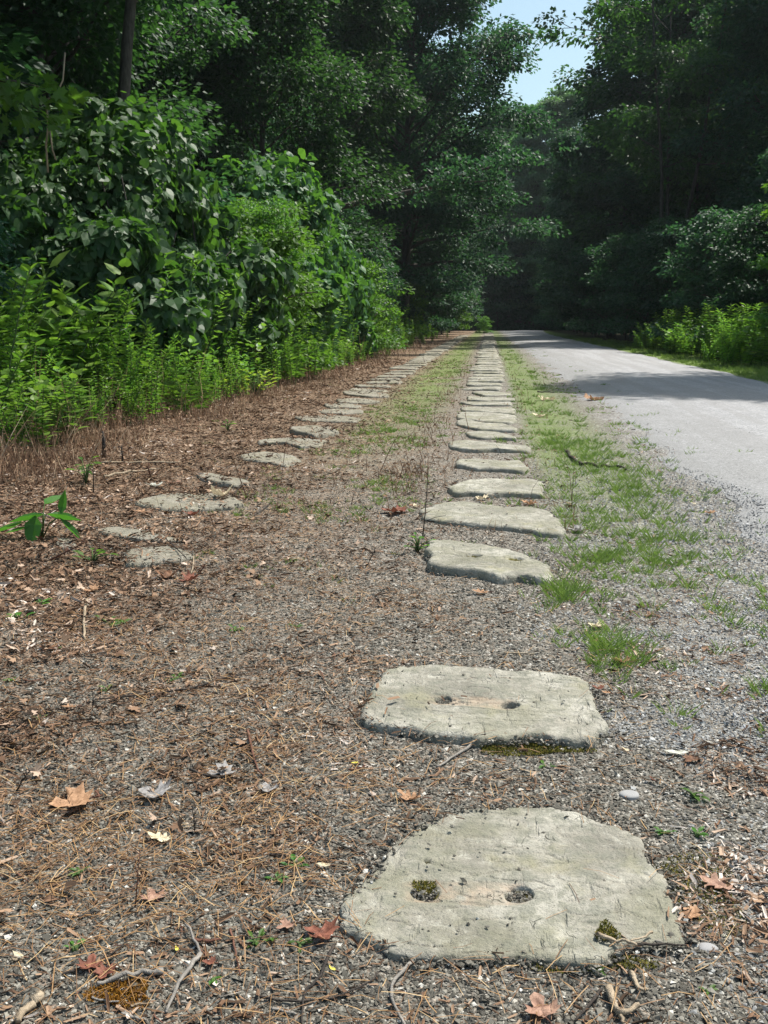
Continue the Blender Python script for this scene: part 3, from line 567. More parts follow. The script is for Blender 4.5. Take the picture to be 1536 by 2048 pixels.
k = r.rand(n) < .5; m = k.sum(); hh = r.rand(m); P = np.stack([x[k], y[k], gz(x[k], y[k])], 1) + nrm(D[k]) * (ln[k] * hh)[:, None]; D2, N2 = rdir(r, m, .9)
s = r.uniform(.015, .04, m); scatter(acc, LEAF, P, D2, N2, np.stack([s * .6, s, s * 2], 1), r.beta(2, 2, m))
tag(acc.build('dry_weeds', M['dry_weed']), kind='stuff')

# ------------------------------------------------------------------ trees
def axis_frame(d):
    d = nrm(d); s = np.cross(d, [0, 0, 1.]); s = nrm(s) if np.linalg.norm(s) > 1e-3 else np.array([1., 0, 0]); return d, s
def tree_parts(seed, Ht, R, base, sprays, per, leaf, tmpl, trunk_r, flat=.32, low_full=.8, nsec=6, multi=1, top_pow=1.0, spread=.75):
    r = rs(seed); wood = Acc(); lf = Acc(); tips = []
    for t in range(multi):
        lean = r.uniform(-.08, .08, 2) if multi == 1 else np.array([math.cos(t * 2.4 + seed), math.sin(t * 2.4 + seed)]) * r.uniform(.12, .22)
        zs = np.linspace(0, Ht * .97, 12); px = lean[0] * zs + np.cumsum(r.normal(0, .045, 12)) * Ht / 16; py = lean[1] * zs + np.cumsum(r.normal(0, .045, 12)) * Ht / 16
        px -= px[0]; py -= py[0]; tr = trunk_r / math.sqrt(multi); rad_ = tr * (1 - zs / Ht * .93) * (1 + .5 * np.exp(-zs / .35))
        tube(wood, np.stack([px, py, zs - .1], 1), rad_, 9)
        n_pr = max(6, sprays // nsec // multi)
        for i in range(n_pr):
            u = (i + r.rand()) / n_pr; z = base + (Ht * .97 - base) * u; az = i * 2.39996 + r.uniform(-.5, .5)
            prof = (low_full + (1 - low_full) * u / .4) if u < .4 else max(.12, (1 - ((u - .4) / .62) ** 2)) ** (.5 * top_pow)
            L = R * prof * r.uniform(.72, 1.18); el = r.uniform(.1, .6) + u * .7
            b0 = np.array([np.interp(z, zs, px), np.interp(z, zs, py), z]); m = 6; tt = np.linspace(0, 1, m)
            d = np.array([math.cos(az), math.sin(az)]); q = np.stack([b0[0] + d[0] * L * tt * math.cos(el), b0[1] + d[1] * L * tt * math.cos(el), b0[2] + L * (math.sin(el) * tt - .22 * tt ** 2 * (1 - u))], 1)
            q[1:] += r.normal(0, .04 * L / 3, (m - 1, 3)); rb = np.interp(z, zs, rad_) * .42
            tube(wood, q, rb * (1 - .85 * tt) + .006, 5, cap=False)
            for k in range(nsec):
                f = .3 + .7 * (k + r.rand() * .8) / nsec; p = np.array([np.interp(f, tt, q[:, c]) for c in range(3)]); sgn = 1 if k % 2 else -1
                sd_ = np.array([-d[1], d[0]]) * sgn; out = d * r.uniform(.3, .8) + sd_ * r.uniform(.5, 1.1); out = out / np.linalg.norm(out); l2 = L * r.uniform(.16, .42) * (1.1 - .5 * f)
                e = p + np.array([out[0] * l2, out[1] * l2, r.uniform(-.12, .2) * l2]); tube(wood, [p, (p + e) / 2 + (0, 0, .04 * l2), e], [rb * .35 + .004, .009, .004], 4, cap=False)
                tips.append((e, out, r.uniform(.75, 1.25)))
                if f > .8: tips.append((q[-1] + r.normal(0, .15, 3), d, 1.0))
    tips_p = np.array([t[0] for t in tips]); tips_o = np.array([(t[1][0], t[1][1], -.15) for t in tips]); sc = np.array([t[2] for t in tips])
    nT = len(tips); idx = np.repeat(np.arange(nT), per); n = len(idx); q = r.normal(0, 1, (n, 3)); q /= np.maximum(np.linalg.norm(q, axis=1, keepdims=True), .6)
    rr_ = r.rand(n) ** .45; sx = spread * (R / 3) ** .5
    P = tips_p[idx] + q * rr_[:, None] * sc[idx][:, None] * np.array([sx, sx, flat * sx]); P[:, 2] -= .18 * sx * (q[:, 0] ** 2 + q[:, 1] ** 2) * rr_
    P[:, 2] = np.maximum(P[:, 2], .15)
    Dd = tips_o[idx] * .7 + q * .6 + r.normal(0, .35, (n, 3)); Dd[:, 2] -= .25; N = np.stack([r.normal(0, .62, n), r.normal(0, .62, n), np.ones(n)], 1)
    s = leaf * r.uniform(.7, 1.25, n); clump = r.rand(nT)[idx]
    scatter(lf, tmpl, P, Dd, N, s, np.clip(.55 * r.rand(n) + .45 * clump, 0, 1))
    return wood, lf
TM = {}
def tree_mesh(key, leafmat, **kw):
    w, l = tree_parts(**kw); TM[key] = (w.mesh('trunk', [M['bark']]), l.mesh('crown', [M[leafmat]]))
tree_mesh('tallA', 'tree_leaf', seed=1, Ht=17, R=3.6, base=2.2, sprays=330, per=120, leaf=.17, tmpl=LEAF, trunk_r=.2, flat=.5)
tree_mesh('tallB', 'tree_leaf_blue', seed=2, Ht=15, R=3.9, base=1.6, sprays=330, per=120, leaf=.16, tmpl=LEAF, trunk_r=.18, flat=.5)
tree_mesh('edgeA', 'tree_leaf', seed=3, Ht=12.5, R=3.2, base=.5, sprays=330, per=120, leaf=.15, tmpl=LEAF, trunk_r=.15, low_full=1.0, flat=.55)
tree_mesh('edgeB', 'tree_leaf_blue', seed=4, Ht=10, R=2.9, base=.4, sprays=300, per=110, leaf=.15, tmpl=LEAF, trunk_r=.13, low_full=1.05, flat=.5)
tree_mesh('bigA', 'tree_leaf_blue', seed=14, Ht=17, R=5.9, base=2.6, sprays=520, per=150, leaf=.17, tmpl=LEAF, trunk_r=.24, low_full=.8, flat=.42, spread=.62)
tree_mesh('openA', 'mid_leaf', seed=5, Ht=15, R=3.4, base=5.0, sprays=230, per=80, leaf=.15, tmpl=LEAF, trunk_r=.13, multi=3, low_full=.5, spread=.62)
tree_mesh('farA', 'hazed_leaf', seed=6, Ht=22, R=5.0, base=2.0, sprays=330, per=110, leaf=.27, tmpl=LEAF, trunk_r=.25)
tree_mesh('farB', 'tree_leaf_blue', seed=7, Ht=19, R=4.6, base=.8, sprays=330, per=110, leaf=.26, tmpl=LEAF, trunk_r=.22, low_full=1.0)
tree_mesh('shrubA', 'tree_leaf_blue', seed=8, Ht=3.0, R=1.6, base=.15, sprays=120, per=70, leaf=.10, tmpl=LEAF, trunk_r=.04, low_full=1.0, spread=.6)
tree_mesh('shrubB', 'light_leaf', seed=9, Ht=2.2, R=1.3, base=.1, sprays=100, per=70, leaf=.09, tmpl=LEAF, trunk_r=.035, low_full=1.0, spread=.55)
tree_mesh('sapling', 'light_leaf', seed=10, Ht=4.4, R=1.9, base=.9, sprays=90, per=42, leaf=.13, tmpl=MAPLE, trunk_r=.05, low_full=.8, spread=.6, flat=.25)
tree_mesh('feather', 'light_leaf', seed=11, Ht=2.5, R=.8, base=1.15, sprays=80, per=150, leaf=.045, tmpl=LEAF, trunk_r=.03, low_full=.8, spread=.5, flat=.22)
def plant(key, x, y, sc, rz, name, label, cat, group=None, z=0, sz=None, tilt=(0, 0)):
    w, l = TM[key]; o = empty(name, (x, y, z), rz); o.scale = (sc, sc, sz or sc); o.rotation_euler = (tilt[0], tilt[1], rz); tag(o, label, cat, group)
    link('trunk', w, o); link('crown', l, o); return o
r = rs(77)
# named front trees
front = [
 ('bigA', -4.2, 51, 1.12, 'broad tree left of the stone rows, its long lit boughs reaching over the path'),
 ('tallA', -7.2, 42, 1.1, 'tall tree left of the rows standing before the broad overhanging one'),
 ('tallB', -5.0, 60, 1.2, 'large tree on the left, where the stone rows start to vanish in shade'),
 ('edgeA', -6.3, 29.5, .9, 'leafy tree right behind the far end of the vine mound'),
 ('openA', 7.6, 46, 1.3, 'open tree with several thin bare stems against the sky at the upper right'),
 ('tallA', 9.5, 19.6, 1.0, 'tall tree at the right edge whose shadow crosses the path'),
 ('edgeB', 9.6, 33.5, .62, 'low leafy tree behind the bright weeds right of the path'),
 ('tallA', 9.6, 62, 1.42, 'dark tree with a steep leafy edge forming the right side of the sky gap'),
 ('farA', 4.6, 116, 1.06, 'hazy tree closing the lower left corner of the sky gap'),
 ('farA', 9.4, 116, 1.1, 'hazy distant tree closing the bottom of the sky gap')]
for i, (k, x, y, s, lab) in enumerate(front): plant(k, x, y, s, r.uniform(0, 6), 'broadleaf_tree', lab, 'tree', 'trees named along the path')
def belt(pts, label, group, keys):
    for x, y in pts:
        k = keys[r.randint(len(keys))]; plant(k, x + r.uniform(-.6, .6), y + r.uniform(-.8, .8), r.uniform(.88, 1.15), r.uniform(0, 6.28), 'broadleaf_tree', label, 'tree', group)
belt([(-9.5, 16), (-9.2, 21), (-9.6, 26), (-10, 31), (-9.8, 37), (-9.5, 43), (-9.5, 50), (-12, 13), (-13, 18.5), (-13.2, 24), (-13.5, 30), (-14, 37), (-14, 44), (-17, 21), (-17.5, 28), (-18, 36), (-18, 46), (-21, 33), (-22, 42)],
     'tall tree in the dense shaded wood behind the vine mound on the left', 'trees of the left wood', ['tallA', 'tallB', 'edgeA'])
belt([(-4.9, 69), (-4.7, 80), (-4.5, 91), (-7.5, 64), (-8.5, 75), (-8.5, 87), (-12, 60), (-13, 72), (-5, 103), (-10, 100), (-15, 85)],
     'distant tree on the left where both tree lines close over the path', 'far trees on the left', ['farB', 'tallA', 'tallB'])
belt([(9.0, 51), (9.2, 57), (12.8, 44), (13.2, 51), (13, 58), (16.5, 34), (17, 41), (17, 49), (21, 45), (16.2, 28), (20.5, 37), (13.4, 38)],
     'tall tree in the dark tree wall right of the path', 'trees of the right wall', ['tallA', 'tallB', 'edgeA'])
belt([(8.2, 69), (8.2, 79), (8, 90), (12, 66), (12.5, 76), (13, 88), (16, 60), (9, 101), (17, 72), (15, 98)],
     'distant tree on the right where both tree lines close over the path', 'far trees on the right', ['farB', 'tallA', 'tallB'])
belt([(-1.5, 117), (3.5, 120), (6, 124), (12.5, 119), (-6, 116), (13, 112), (18, 110), (-12, 114), (0, 126), (11, 124), (-8, 128), (20, 122), (-3, 135), (5, 136), (13, 134), (-14, 134)],
     'tree in the dark mass at the very end of the path', 'trees closing the end of the path', ['farA', 'farB'])
# overhanging maple at the top left
w, l = tree_parts(seed=31, Ht=8, R=2.4, base=3.4, sprays=110, per=36, leaf=.15, tmpl=MAPLE, trunk_r=.11, low_full=1.0, spread=.62, flat=.3)
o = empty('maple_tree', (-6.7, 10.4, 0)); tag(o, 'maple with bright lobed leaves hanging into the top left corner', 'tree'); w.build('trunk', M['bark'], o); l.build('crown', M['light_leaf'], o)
w, l = tree_parts(seed=32, Ht=9, R=2.6, base=.8, sprays=150, per=40, leaf=.15, tmpl=MAPLE, trunk_r=.11, low_full=1.0, spread=.62, flat=.3)
o = empty('maple_tree', (-8.4, 11.2, 0)); tag(o, 'shaded maple behind the left end of the vine mound', 'tree'); w.build('trunk', M['bark'], o); l.build('crown', M['tree_leaf'], o)
w, l = tree_parts(seed=33, Ht=12, R=4.3, base=4.9, sprays=170, per=42, leaf=.16, tmpl=MAPLE, trunk_r=.14, low_full=1.0, spread=.62, flat=.3)
o = empty('maple_tree', (-6.9, 12.2, 0)); tag(o, 'high maple spreading above the top left corner and shading the ground below', 'tree'); w.build('trunk', M['bark'], o); l.build('crown', M['tree_leaf'], o)
o = empty('maple_tree', (-7.3, 10.6, 0)); c0 = np.array((-7.3, 10.6, 0)); acc = Acc(); tr_ = np.array([(-7.3, 10.6, -.1), (-7.2, 10.6, 3), (-6.6, 10.7, 4.9), (-5.2, 10.8, 5.7), (-3.6, 10.9, 6.2), (-1.9, 11, 6.4)]) - c0
tube(acc, tr_, [.17, .14, .11, .08, .05, .02], 8); r2 = rs(21); cl = []
for q_ in range(120):
    u = r2.uniform(.0, 1); b = tr_[2] + (tr_[5] - tr_[2]) * u + (0, 0, .5 * math.sin(u * 3.1)); e = b + r2.normal(0, 1, 3) * (.9, .85, .3) + (0, 0, .35); e[2] = max(e[2], 5.15); cl.append(e)
    if q_ % 3 == 0: tube(acc, [b, (b + e) / 2, e], [.02, .013, .006], 4)
acc.build('trunk', M['bark'], o); cl = np.array(cl); idx = np.repeat(np.arange(len(cl)), 34); n = len(idx); acc = Acc()
scatter(acc, MAPLE, cl[idx] + r2.normal(0, 1, (n, 3)) * (.3, .3, .12), r2.normal(0, 1, (n, 3)) + (0, 0, -.3), r2.normal(0, .4, (n, 3)) + (0, 0, 1), r2.uniform(.1, .17, n), r2.rand(n)); acc.build('crown', M['tree_leaf'], o)
tag(o, 'maple at the far left with a limb arching over the weed bed', 'tree')
# slim bare trunk at the top left
acc = Acc(); p = [atY(247, 330, 17.5), atY(248, 190, 17.6), atY(254, 90, 17.7), atY(262, 0, 17.8)]; b = (p[0][0] - .05, 17.4, -.1); top = (p[3][0] + .25, 18, 9.5)
P = np.array([b] + p + [(p[3][0] + .1, 17.9, 7.5), top]); c0 = P[0].copy(); c0[2] = 0; o = empty('slim_tree', tuple(c0)); tube(acc, P - c0, [.13, .105, .1, .095, .09, .075, .04], 10); acc.build('trunk', M['bark'], o)
r2 = rs(9); acc = Acc(); n = 5000; q = r2.normal(0, 1, (n, 3)); q = nrm(q) * r2.rand(n)[:, None] ** .4; P2 = np.array([.6, .5, 10.]) + q * (2.4, 2.4, 1.9)
scatter(acc, LEAF, P2, q + (0, 0, -.2), r2.normal(0, .4, (n, 3)) + (0, 0, 1), r2.uniform(.11, .2, n), r2.rand(n)); acc.build('crown', M['tree_leaf'], o)
tag(o, 'slim straight bare trunk standing in the dark wood at the top left', 'tree')
# long limb reaching over the line (part of a tree of its own)
o = empty('leaning_tree', (-6.2, 31.5, 0)); c0 = np.array((-6.2, 31.5, 0)); acc = Acc()
L0 = [(-6.2, 31.5, -.1), (-5.9, 31.5, 3), (-5.3, 31.4, 4.1)] + [atY(px, py, 31.3) for px, py in ((770, 392), (850, 378), (900, 358), (960, 340), (1010, 328), (1055, 320))]
L0 = np.array(L0) - c0; tube(acc, L0, [.14, .12, .1, .075, .065, .055, .04, .03, .015], 7)
L1 = np.array([atY(875, 370, 31.3), atY(930, 366, 31), atY(990, 360, 30.7)]) - c0; tube(acc, L1, [.04, .028, .012], 5)
acc.build('trunk', M['bark'], o); acc = Acc(); r2 = rs(12); segs = np.concatenate([L0[4:], L1]); cl = []
for q_ in range(46):
    i = r2.randint(len(segs) - 1); b = segs[i] + (segs[i + 1] - segs[i]) * r2.rand() if i != 4 else segs[i]; cl.append(b + r2.normal(0, 1, 3) * (.35, .6, .22) + (0, 0, .08))
cl = np.array(cl); idx = np.repeat(np.arange(len(cl)), 46); n = len(idx); P2 = cl[idx] + r2.normal(0, 1, (n, 3)) * (.22, .22, .09)
scatter(acc, LEAF, P2, r2.normal(0, 1, (n, 3)) + (.6, 0, -.3), r2.normal(0, .4, (n, 3)) + (0, 0, 1), r2.uniform(.1, .17, n), r2.rand(n)); acc.build('crown', M['tree_leaf_blue'], o)
tag(o, 'leaning tree with one long dark limb stretched over the stone rows', 'tree')
# shrubs along both edges
sh = [(-5.4, 33, 'shrubA', .9), (-5.3, 37, 'shrubB', 1.0), (-5.1, 41.5, 'shrubA', 1.0), (-4.9, 47, 'shrubA', 1.1), (-4.6, 53, 'shrubB', 1.2), (-3.9, 60, 'shrubA', 1.5), (-3.7, 68, 'shrubA', 1.6), (-3.5, 78, 'shrubB', 1.6), (-3.4, 90, 'shrubA', 1.8), (-5.5, 39, 'shrubA', 1.6), (-5.4, 45, 'shrubB', 1.6)]
for x, y, k, s in sh: plant(k, x, y, s, r.uniform(0, 6), 'leafy_shrub', 'leafy shrub in the understory along the far left verge', 'shrub', 'shrubs of the left understory')
sh = [(7.3, 28, 'shrubA', 1.1), (7.0, 33, 'shrubA', 1.2), (6.8, 39, 'shrubA', 1.3), (6.6, 45, 'shrubA', 1.3), (6.6, 51, 'shrubA', 1.4), (6.5, 58, 'shrubA', 1.5), (6.6, 66, 'shrubA', 1.6), (6.8, 75, 'shrubA', 1.7), (7.2, 86, 'shrubA', 1.9), (7.8, 97, 'shrubA', 2.2)]
for x, y, k, s in sh: plant(k, x, y, s, r.uniform(0, 6), 'leafy_shrub', 'dark shrub at the foot of the tree wall right of the path', 'shrub', 'shrubs under the right wall')
for k, x in enumerate(np.arange(-12, 17, 2.6)): plant('shrubA', x, 115.5 + 1.5 * math.sin(k * 2.1), r.uniform(2.0, 2.6), r.uniform(0, 6), 'leafy_shrub', 'dark shrub in the thicket where the path disappears', 'shrub', 'shrubs at the end of the path', z=-.9)
for x, y, sc in ((8.6, 27, 1.3), (9.2, 30, 1.5), (8.8, 37, 1.4), (10.5, 34, 1.8), (10.8, 28.5, 2), (9.6, 40.5, 1.9), (8.6, 43, 1.5), (11.5, 39, 2.2)): plant('shrubA', x, y, sc * .9, r.uniform(0, 6), 'leafy_shrub', 'green shrub between the bright weeds and the dark wall right of the path', 'shrub', 'shrubs behind the right weed patch')
for k, x in enumerate(np.arange(-16, 22, 3.1)): plant('shrubA', x, 128 + 3 * math.sin(k * 1.3), r.uniform(2.6, 3.3), r.uniform(0, 6), 'leafy_shrub', 'dark shrub in the thicket where the path disappears', 'shrub', 'shrubs at the end of the path')
plant('shrubB', -.35, 78, .5, 1, 'leafy_shrub', 'small round bush at the vanishing end of the right stone row', 'shrub')
plant('sapling', 6.9, 22.6, .74, 1, 'maple_sapling', 'maple sapling with sunlit lobed leaves above the bright weeds on the right', 'tree')
plant('sapling', 7.9, 23.5, 1.0, 3, 'maple_sapling', 'second maple sapling at the right edge of the photo, deeper in shade', 'tree')
plant('feather', -3.55, 17.6, 1.05, 0, 'feathery_shrub', 'bright feathery fine-leaved shrub at the lower right of the vine mound', 'shrub')

# ------------------------------------------------------------------ vine mound
def vine(blobs, seed, label, dens=340, leaf=.108):
    r = rs(seed); base = np.array([blobs[0][0], blobs[0][1], 0.]); lf = Acc(); o = empty('vine_covered_shrub', tuple(base))
    B = [(np.array(b[:3]), np.array(b[3:])) for b in blobs]
    for c, R_ in list(B):
        for k in range(9):
            q = nrm(r.normal(0, 1, 3) + (.3, -.3, .55)); B.append((c + q * R_ * r.uniform(.85, 1.05), np.array([1, 1, .8]) * r.uniform(.22, .52)))
    for bi, (c, R_) in enumerate(B):
        area = 4 * math.pi * (((R_[0] * R_[1]) ** 1.6 + (R_[0] * R_[2]) ** 1.6 + (R_[1] * R_[2]) ** 1.6) / 3) ** (1 / 1.6); n = int(area * dens)
        q = nrm(r.normal(0, 1, (n, 3))); th = np.arctan2(q[:, 1], q[:, 0]) * 2.2; lump = fbm(th + bi * 9, q[:, 2] * 2.6, 1.3, seed + bi, 3); rr_ = (.55 + .78 * lump) * (1 - .34 * r.rand(n) ** 1.8)
        P = c + q * R_ * rr_[:, None]; keep = P[:, 2] > .1
        for bj, (c2, R2) in enumerate(B):
            if bj != bi: keep &= (((P - c2) / R2) ** 2).sum(1) > .62
        P, q = P[keep], q[keep]; n = len(P); out = nrm(q / R_); down = np.array([0, 0, -1.]) - out * (-out[:, 2:3]); down = nrm(down + r.normal(0, .45, (n, 3)))
        N = out * .75 + np.array([0, 0, .55]) + r.normal(0, .5, (n, 3)); big = fbm(P[:, 0], P[:, 2] + P[:, 1], .9, 5, 2)
        s = leaf * np.clip(r.lognormal(0, .34, n), .4, 1.9) * (.7 + .5 * big); scatter(lf, HEART, P, down, N, s, np.clip(r.rand(n) * .6 + .4 * lump[keep] + .02, 0, .99), 0)
    # loose shoots with small leaves standing out of the mass
    for c, R_ in B[:len(blobs)]:
        for k in range(26):
            q = nrm(r.normal(0, 1, 3) + (.2, -.4, .7)); p = c + q * R_ * .8; d = nrm(q + r.normal(0, .5, 3) + (0, 0, .5)); L = r.uniform(.3, .75); m = r.randint(14, 30); t = r.rand(m)
            P = p + d * (t * L)[:, None] + np.array([0, 0, -.5]) * (t ** 2)[:, None] * L * .6 + r.normal(0, .03, (m, 3)); scatter(lf, LEAF6, P, d + r.normal(0, .7, (m, 3)), r.normal(0, .5, (m, 3)) + (0, 0, 1), r.uniform(.04, .1, m), r.uniform(.4, .95, m))
    lf.v = [v - base for v in lf.v]; lf.build('leaves', M['vine_leaf'], o)
    st = Acc()
    for (c, R_) in B[:len(blobs)]:
        for k in range(9):
            a_ = r.uniform(0, 6.28); e = c + np.array([math.cos(a_), math.sin(a_), r.uniform(.1, .7)]) * R_ * .85; m = np.array([c[0], c[1], 0]) + r.normal(0, .2, 3) * (1, 1, 0)
            tube(st, np.array([m, (m + e) / 2 + r.normal(0, .25, 3), e]) - base, [.03, .018, .007], 5)
    st.build('stems', M['bark'], o); tag(o, label, 'shrub', 'vine covered shrubs'); return o
vine([(-5.5, 12.8, 1.4, 1.3, 1.4, 1.6), (-4.8, 13.5, 1.7, 1.2, 1.5, 1.9), (-4.35, 14.3, 1.1, 1.05, 1.4, 1.6), (-4.1, 15.6, .9, 1.0, 1.5, 1.2), (-4.9, 12.0, .7, 1.3, 1.1, 1.2)], 1, 'large mound of broad glossy vine leaves, the nearer left hump')
vine([(-4.75, 21.5, 1.9, 1.4, 1.7, 2.3), (-4.55, 22.6, 1.9, 1.35, 1.7, 2.4), (-4.15, 24.4, 1.5, 1.15, 1.6, 2.2), (-4.2, 20.3, 1.0, 1.1, 1.3, 1.6), (-4.0, 26, 1.0, 1.0, 1.5, 1.6)], 2, 'farther right hump of the vine mound, sloping down towards the path', 280, .125)
for key, x, y, sc, lab in (('shrubB', -3.9, 16.6, 1.0, 'light green bush between the two humps of the vine mound'), ('shrubA', -5.6, 17.5, 1.0, 'dark bush in the gap between the two humps of the vine mound'),
    ('shrubB', -3.45, 27.5, .95, 'light green bush at the far end of the vine mound'), ('feather', -4.3, 19.0, 1.1, 'feathery shrub half hidden behind the bright one'), ('shrubA', -5.4, 9.6, .6, 'dark low bush at the left foot of the vine mound')):
    plant(key, x, y, sc, x * 7, 'leafy_shrub' if 'sap' not in key else 'maple_sapling', lab, 'shrub')
acc = Acc(); r2 = rs(4)
for pts, rad_ in (([(92, 205), (97, 250), (92, 290), (96, 345)], .012), ([(100, 262), (105, 300), (112, 320)], .01), ([(130, 105), (126, 160), (112, 190), (82, 205)], .009)):
    tube(acc, [atY(px, py, 10.8) for px, py in pts], [rad_] * len(pts), 5)
acc.v = [v - np.array([-4.7, 10.8, 0]) for v in acc.v]
tag(acc.build('hanging_vines', M['twig_pale'], None, (-4.7, 10.8, 0)), 'bare pale vine stems hanging at the left end of the vine mound', 'vine')

# ------------------------------------------------------------------ weeds
def weed_mesh(seed, Ht, kind):
    r = rs(seed); a = Acc(); ns = {'gold': 5, 'broad': 4, 'lily': 3, 'fine': 6, 'grassy': 6}[kind]
    for s in range(ns):
        b = np.array([r.normal(0, .1), r.normal(0, .1), 0]); h = Ht * r.uniform(.55, 1.08); ln = r.normal(0, .24, 2); t = np.linspace(0, 1, 5)
        P = b + np.stack([ln[0] * h * t ** 1.6, ln[1] * h * t ** 1.6, h * t], 1); tube(a, P, .006 * (1 - .7 * t) + .0015, 4, .5, 1, False)
        nl = {'gold': 46, 'broad': 16, 'lily': 18, 'fine': 48, 'grassy': 12}[kind]; f = np.linspace(.12, 1, nl) ** .8; az = np.arange(nl) * 2.4 + r.rand() * 6; Q = np.stack([np.interp(f, t, P[:, c]) for c in range(3)], 1)
        up = np.where(f > .9, 1.0, .35) + r.normal(0, .18, nl); D = np.stack([np.cos(az), np.sin(az), up], 1); N = np.stack([-np.cos(az) * .5, -np.sin(az) * .5, np.ones(nl)], 1)
        L = {'gold': .125, 'broad': .14, 'lily': .24, 'fine': .085, 'grassy': .34}[kind] * r.uniform(.7, 1.2, nl) * (1.1 - .35 * f); W = {'gold': .2, 'broad': .75, 'lily': .18, 'fine': .42, 'grassy': .06}[kind]
        if kind == 'broad': scatter(a, HEART, Q + nrm(D) * .05, D, N, L, r.rand(nl))
        else: scatter(a, LANCE, Q, D, N, np.stack([L * W, L, L * r.uniform(.6, 2.2, nl)], 1), r.rand(nl))
    return a
WM = []
for k, (h, kd) in enumerate([(1.15, 'gold'), (1.0, 'gold'), (.85, 'broad'), (1.2, 'fine'), (1.2, 'lily'), (1.05, 'grassy'), (.95, 'fine'), (1.1, 'broad')]): WM.append((weed_mesh(200 + k, h, kd), kd))
WMm = [a.mesh('tall_weed', [M['weed_leaf'], M['weed_stem']]) for a, _ in WM]
r = rs(44); cand = []
for _ in range(7500):
    y = math.exp(r.uniform(math.log(6.9), math.log(60))) if r.rand() < .75 else r.uniform(8, 60); e = float(edge_l(y)); x = e + .22 - r.exponential(.8)
    if x < -.52 * y - .5 or x < e - 2.9: continue
    cand.append((x, y, e))
kept = []; cell = {}
for x, y, e in cand:
    s = .11 + .004 * y; key = (int(x / s), int(y / s))
    if any((key[0] + i, key[1] + j) in cell for i in (-1, 0, 1) for j in (-1, 0, 1)): continue
    cell[key] = 1; kept.append((x, y, e))
kept.sort(key=lambda t: t[1] - (t[0] - t[2]) * 2.0)
print('weeds', len(kept))
rest = Acc(); nw = 0
def wheight(x, y, e): return (.4 + .68 * float(sm(e + .2 - x, 0, 1.3))) * (.68 + .6 * float(vnoise(x, y, 1.1, 4))) * (.9 + .35 * float(sm(-x, 3.6, 4.4)) * float(1 - sm(y, 8, 11))) * 1.35 * (1.05 if y < 11 else 1.22 if y < 17 else 1.1 if y < 28 else 1.0)
for i, (x, y, e) in enumerate(kept):
    k = r.randint(8); sc = wheight(x, y, e) * r.uniform(.82, 1.22); rz = r.uniform(0, 6.28)
    if k == 4 and not (x < -4.1 and y < 11): k = r.choice([0, 2, 3, 6])
    sc = min(sc, 1.5 if y > 9 else 1.3)
    if k == 4: sc = min(sc, 1.05)
    if nw < 225:
        o = link('tall_weed', WMm[k], None, (x, y, float(gz(x, y)))); o.rotation_euler = (0, 0, rz); o.scale = (sc, sc, sc)
        tag(o, 'leafy green weed in the tall sunlit bed along the left verge', 'weed', 'tall weeds of the left bed'); nw += 1
    else:
        A = WM[k][0]; cz, sz_ = math.cos(rz) * sc, math.sin(rz) * sc; Rm = np.array([[cz, sz_, 0], [-sz_, cz, 0], [0, 0, sc]]); off = rest.n
        for v, f_, va, m_ in zip(A.v, A.f, A.a, A.m): pass
        V = np.concatenate(A.v) @ Rm + (x, y, 0); T = np.concatenate(A.f); mm = np.concatenate(A.m)
        rest.v.append(V); rest.f.append(T + off); rest.n += len(V); rest.a.append(np.concatenate(A.a)); rest.m.append(mm); rest.sm.append(np.zeros(len(T), bool))
tag(rest.build('weeds', [M['weed_leaf'], M['weed_stem']]), kind='stuff')
# sunlit patch right of the path
n = 0
while n < 74:
    y = r.uniform(21.5, 37); x = 5.1 + 1.9 * r.rand() ** 1.3
    if x > .285 * y + .4 : continue
    if x < 5.25 + .25 * math.sin(y): continue
    k = [0, 3, 6, 1, 2][r.randint(5)]; sc = r.uniform(.85, 1.25) * (.7 + .75 * min(1, (x - 5.1) / 1.1)) * (1.1 if y < 30 else .9)
    o = link('tall_weed', WMm[k], None, (x, y, 0)); o.rotation_euler = (0, 0, r.uniform(0, 6.28)); sc = min(sc, 1.12); o.scale = (sc * 1.4, sc * 1.4, sc)
    tag(o, 'bright leafy weed in the sunlit patch right of the path', 'weed', 'tall weeds right of the path'); n += 1

# ------------------------------------------------------------------ single small plants
def leafset(name, label, cat, origin, leaves, mat, tmpl, stem=None, group=None):
    c = np.array(origin, float); a = Acc(); r = rs(int(abs(c[0] * 100) + c[1] * 10)); o = empty(name, tuple(c))
    P = np.array([l[0] for l in leaves]); D = np.array([l[1] for l in leaves]); S = np.array([l[2] for l in leaves]); N = np.array([l[3] if len(l) > 3 else (0, 0, 1) for l in leaves], float)
    scatter(a, tmpl, P, D, N + .01, S, r.uniform(.2, .9, len(P))); a.build('leaves', mat, o)
    s = Acc()
    for p in P: tube(s, [(0, 0, -.01), (p[0] * .4, p[1] * .4, p[2] * .65), tuple(p)], [.004, .003, .002], 5)
    s.build('stem', M['weed_stem'], o); return tag(o, label, cat, group)
c = at(85, 1075); L = [((.02, 0, .15), (-.85, -.2, .05), (.08, .19, .3)), ((.03, 0, .15), (.7, .1, .1), (.07, .18, .35)), ((-.02, -.03, .15), (-.05, -.35, -.9), (.1, .2, .12), (0, -1, .2)), ((.1, 0, .13), (.7, -.2, -.45), (.045, .2, .2)),
     ((.1, .03, .14), (.15, 0, 1), (.05, .16, .1), (0, -1, 0)), ((-.1, 0, .1), (-1, -.3, -.2), (.07, .2, .2)), ((0, .05, .2), (.2, .9, .3), (.09, .2, .2)), ((-.05, -.05, .08), (-.9, -.5, -.1), (.06, .13, .1))]
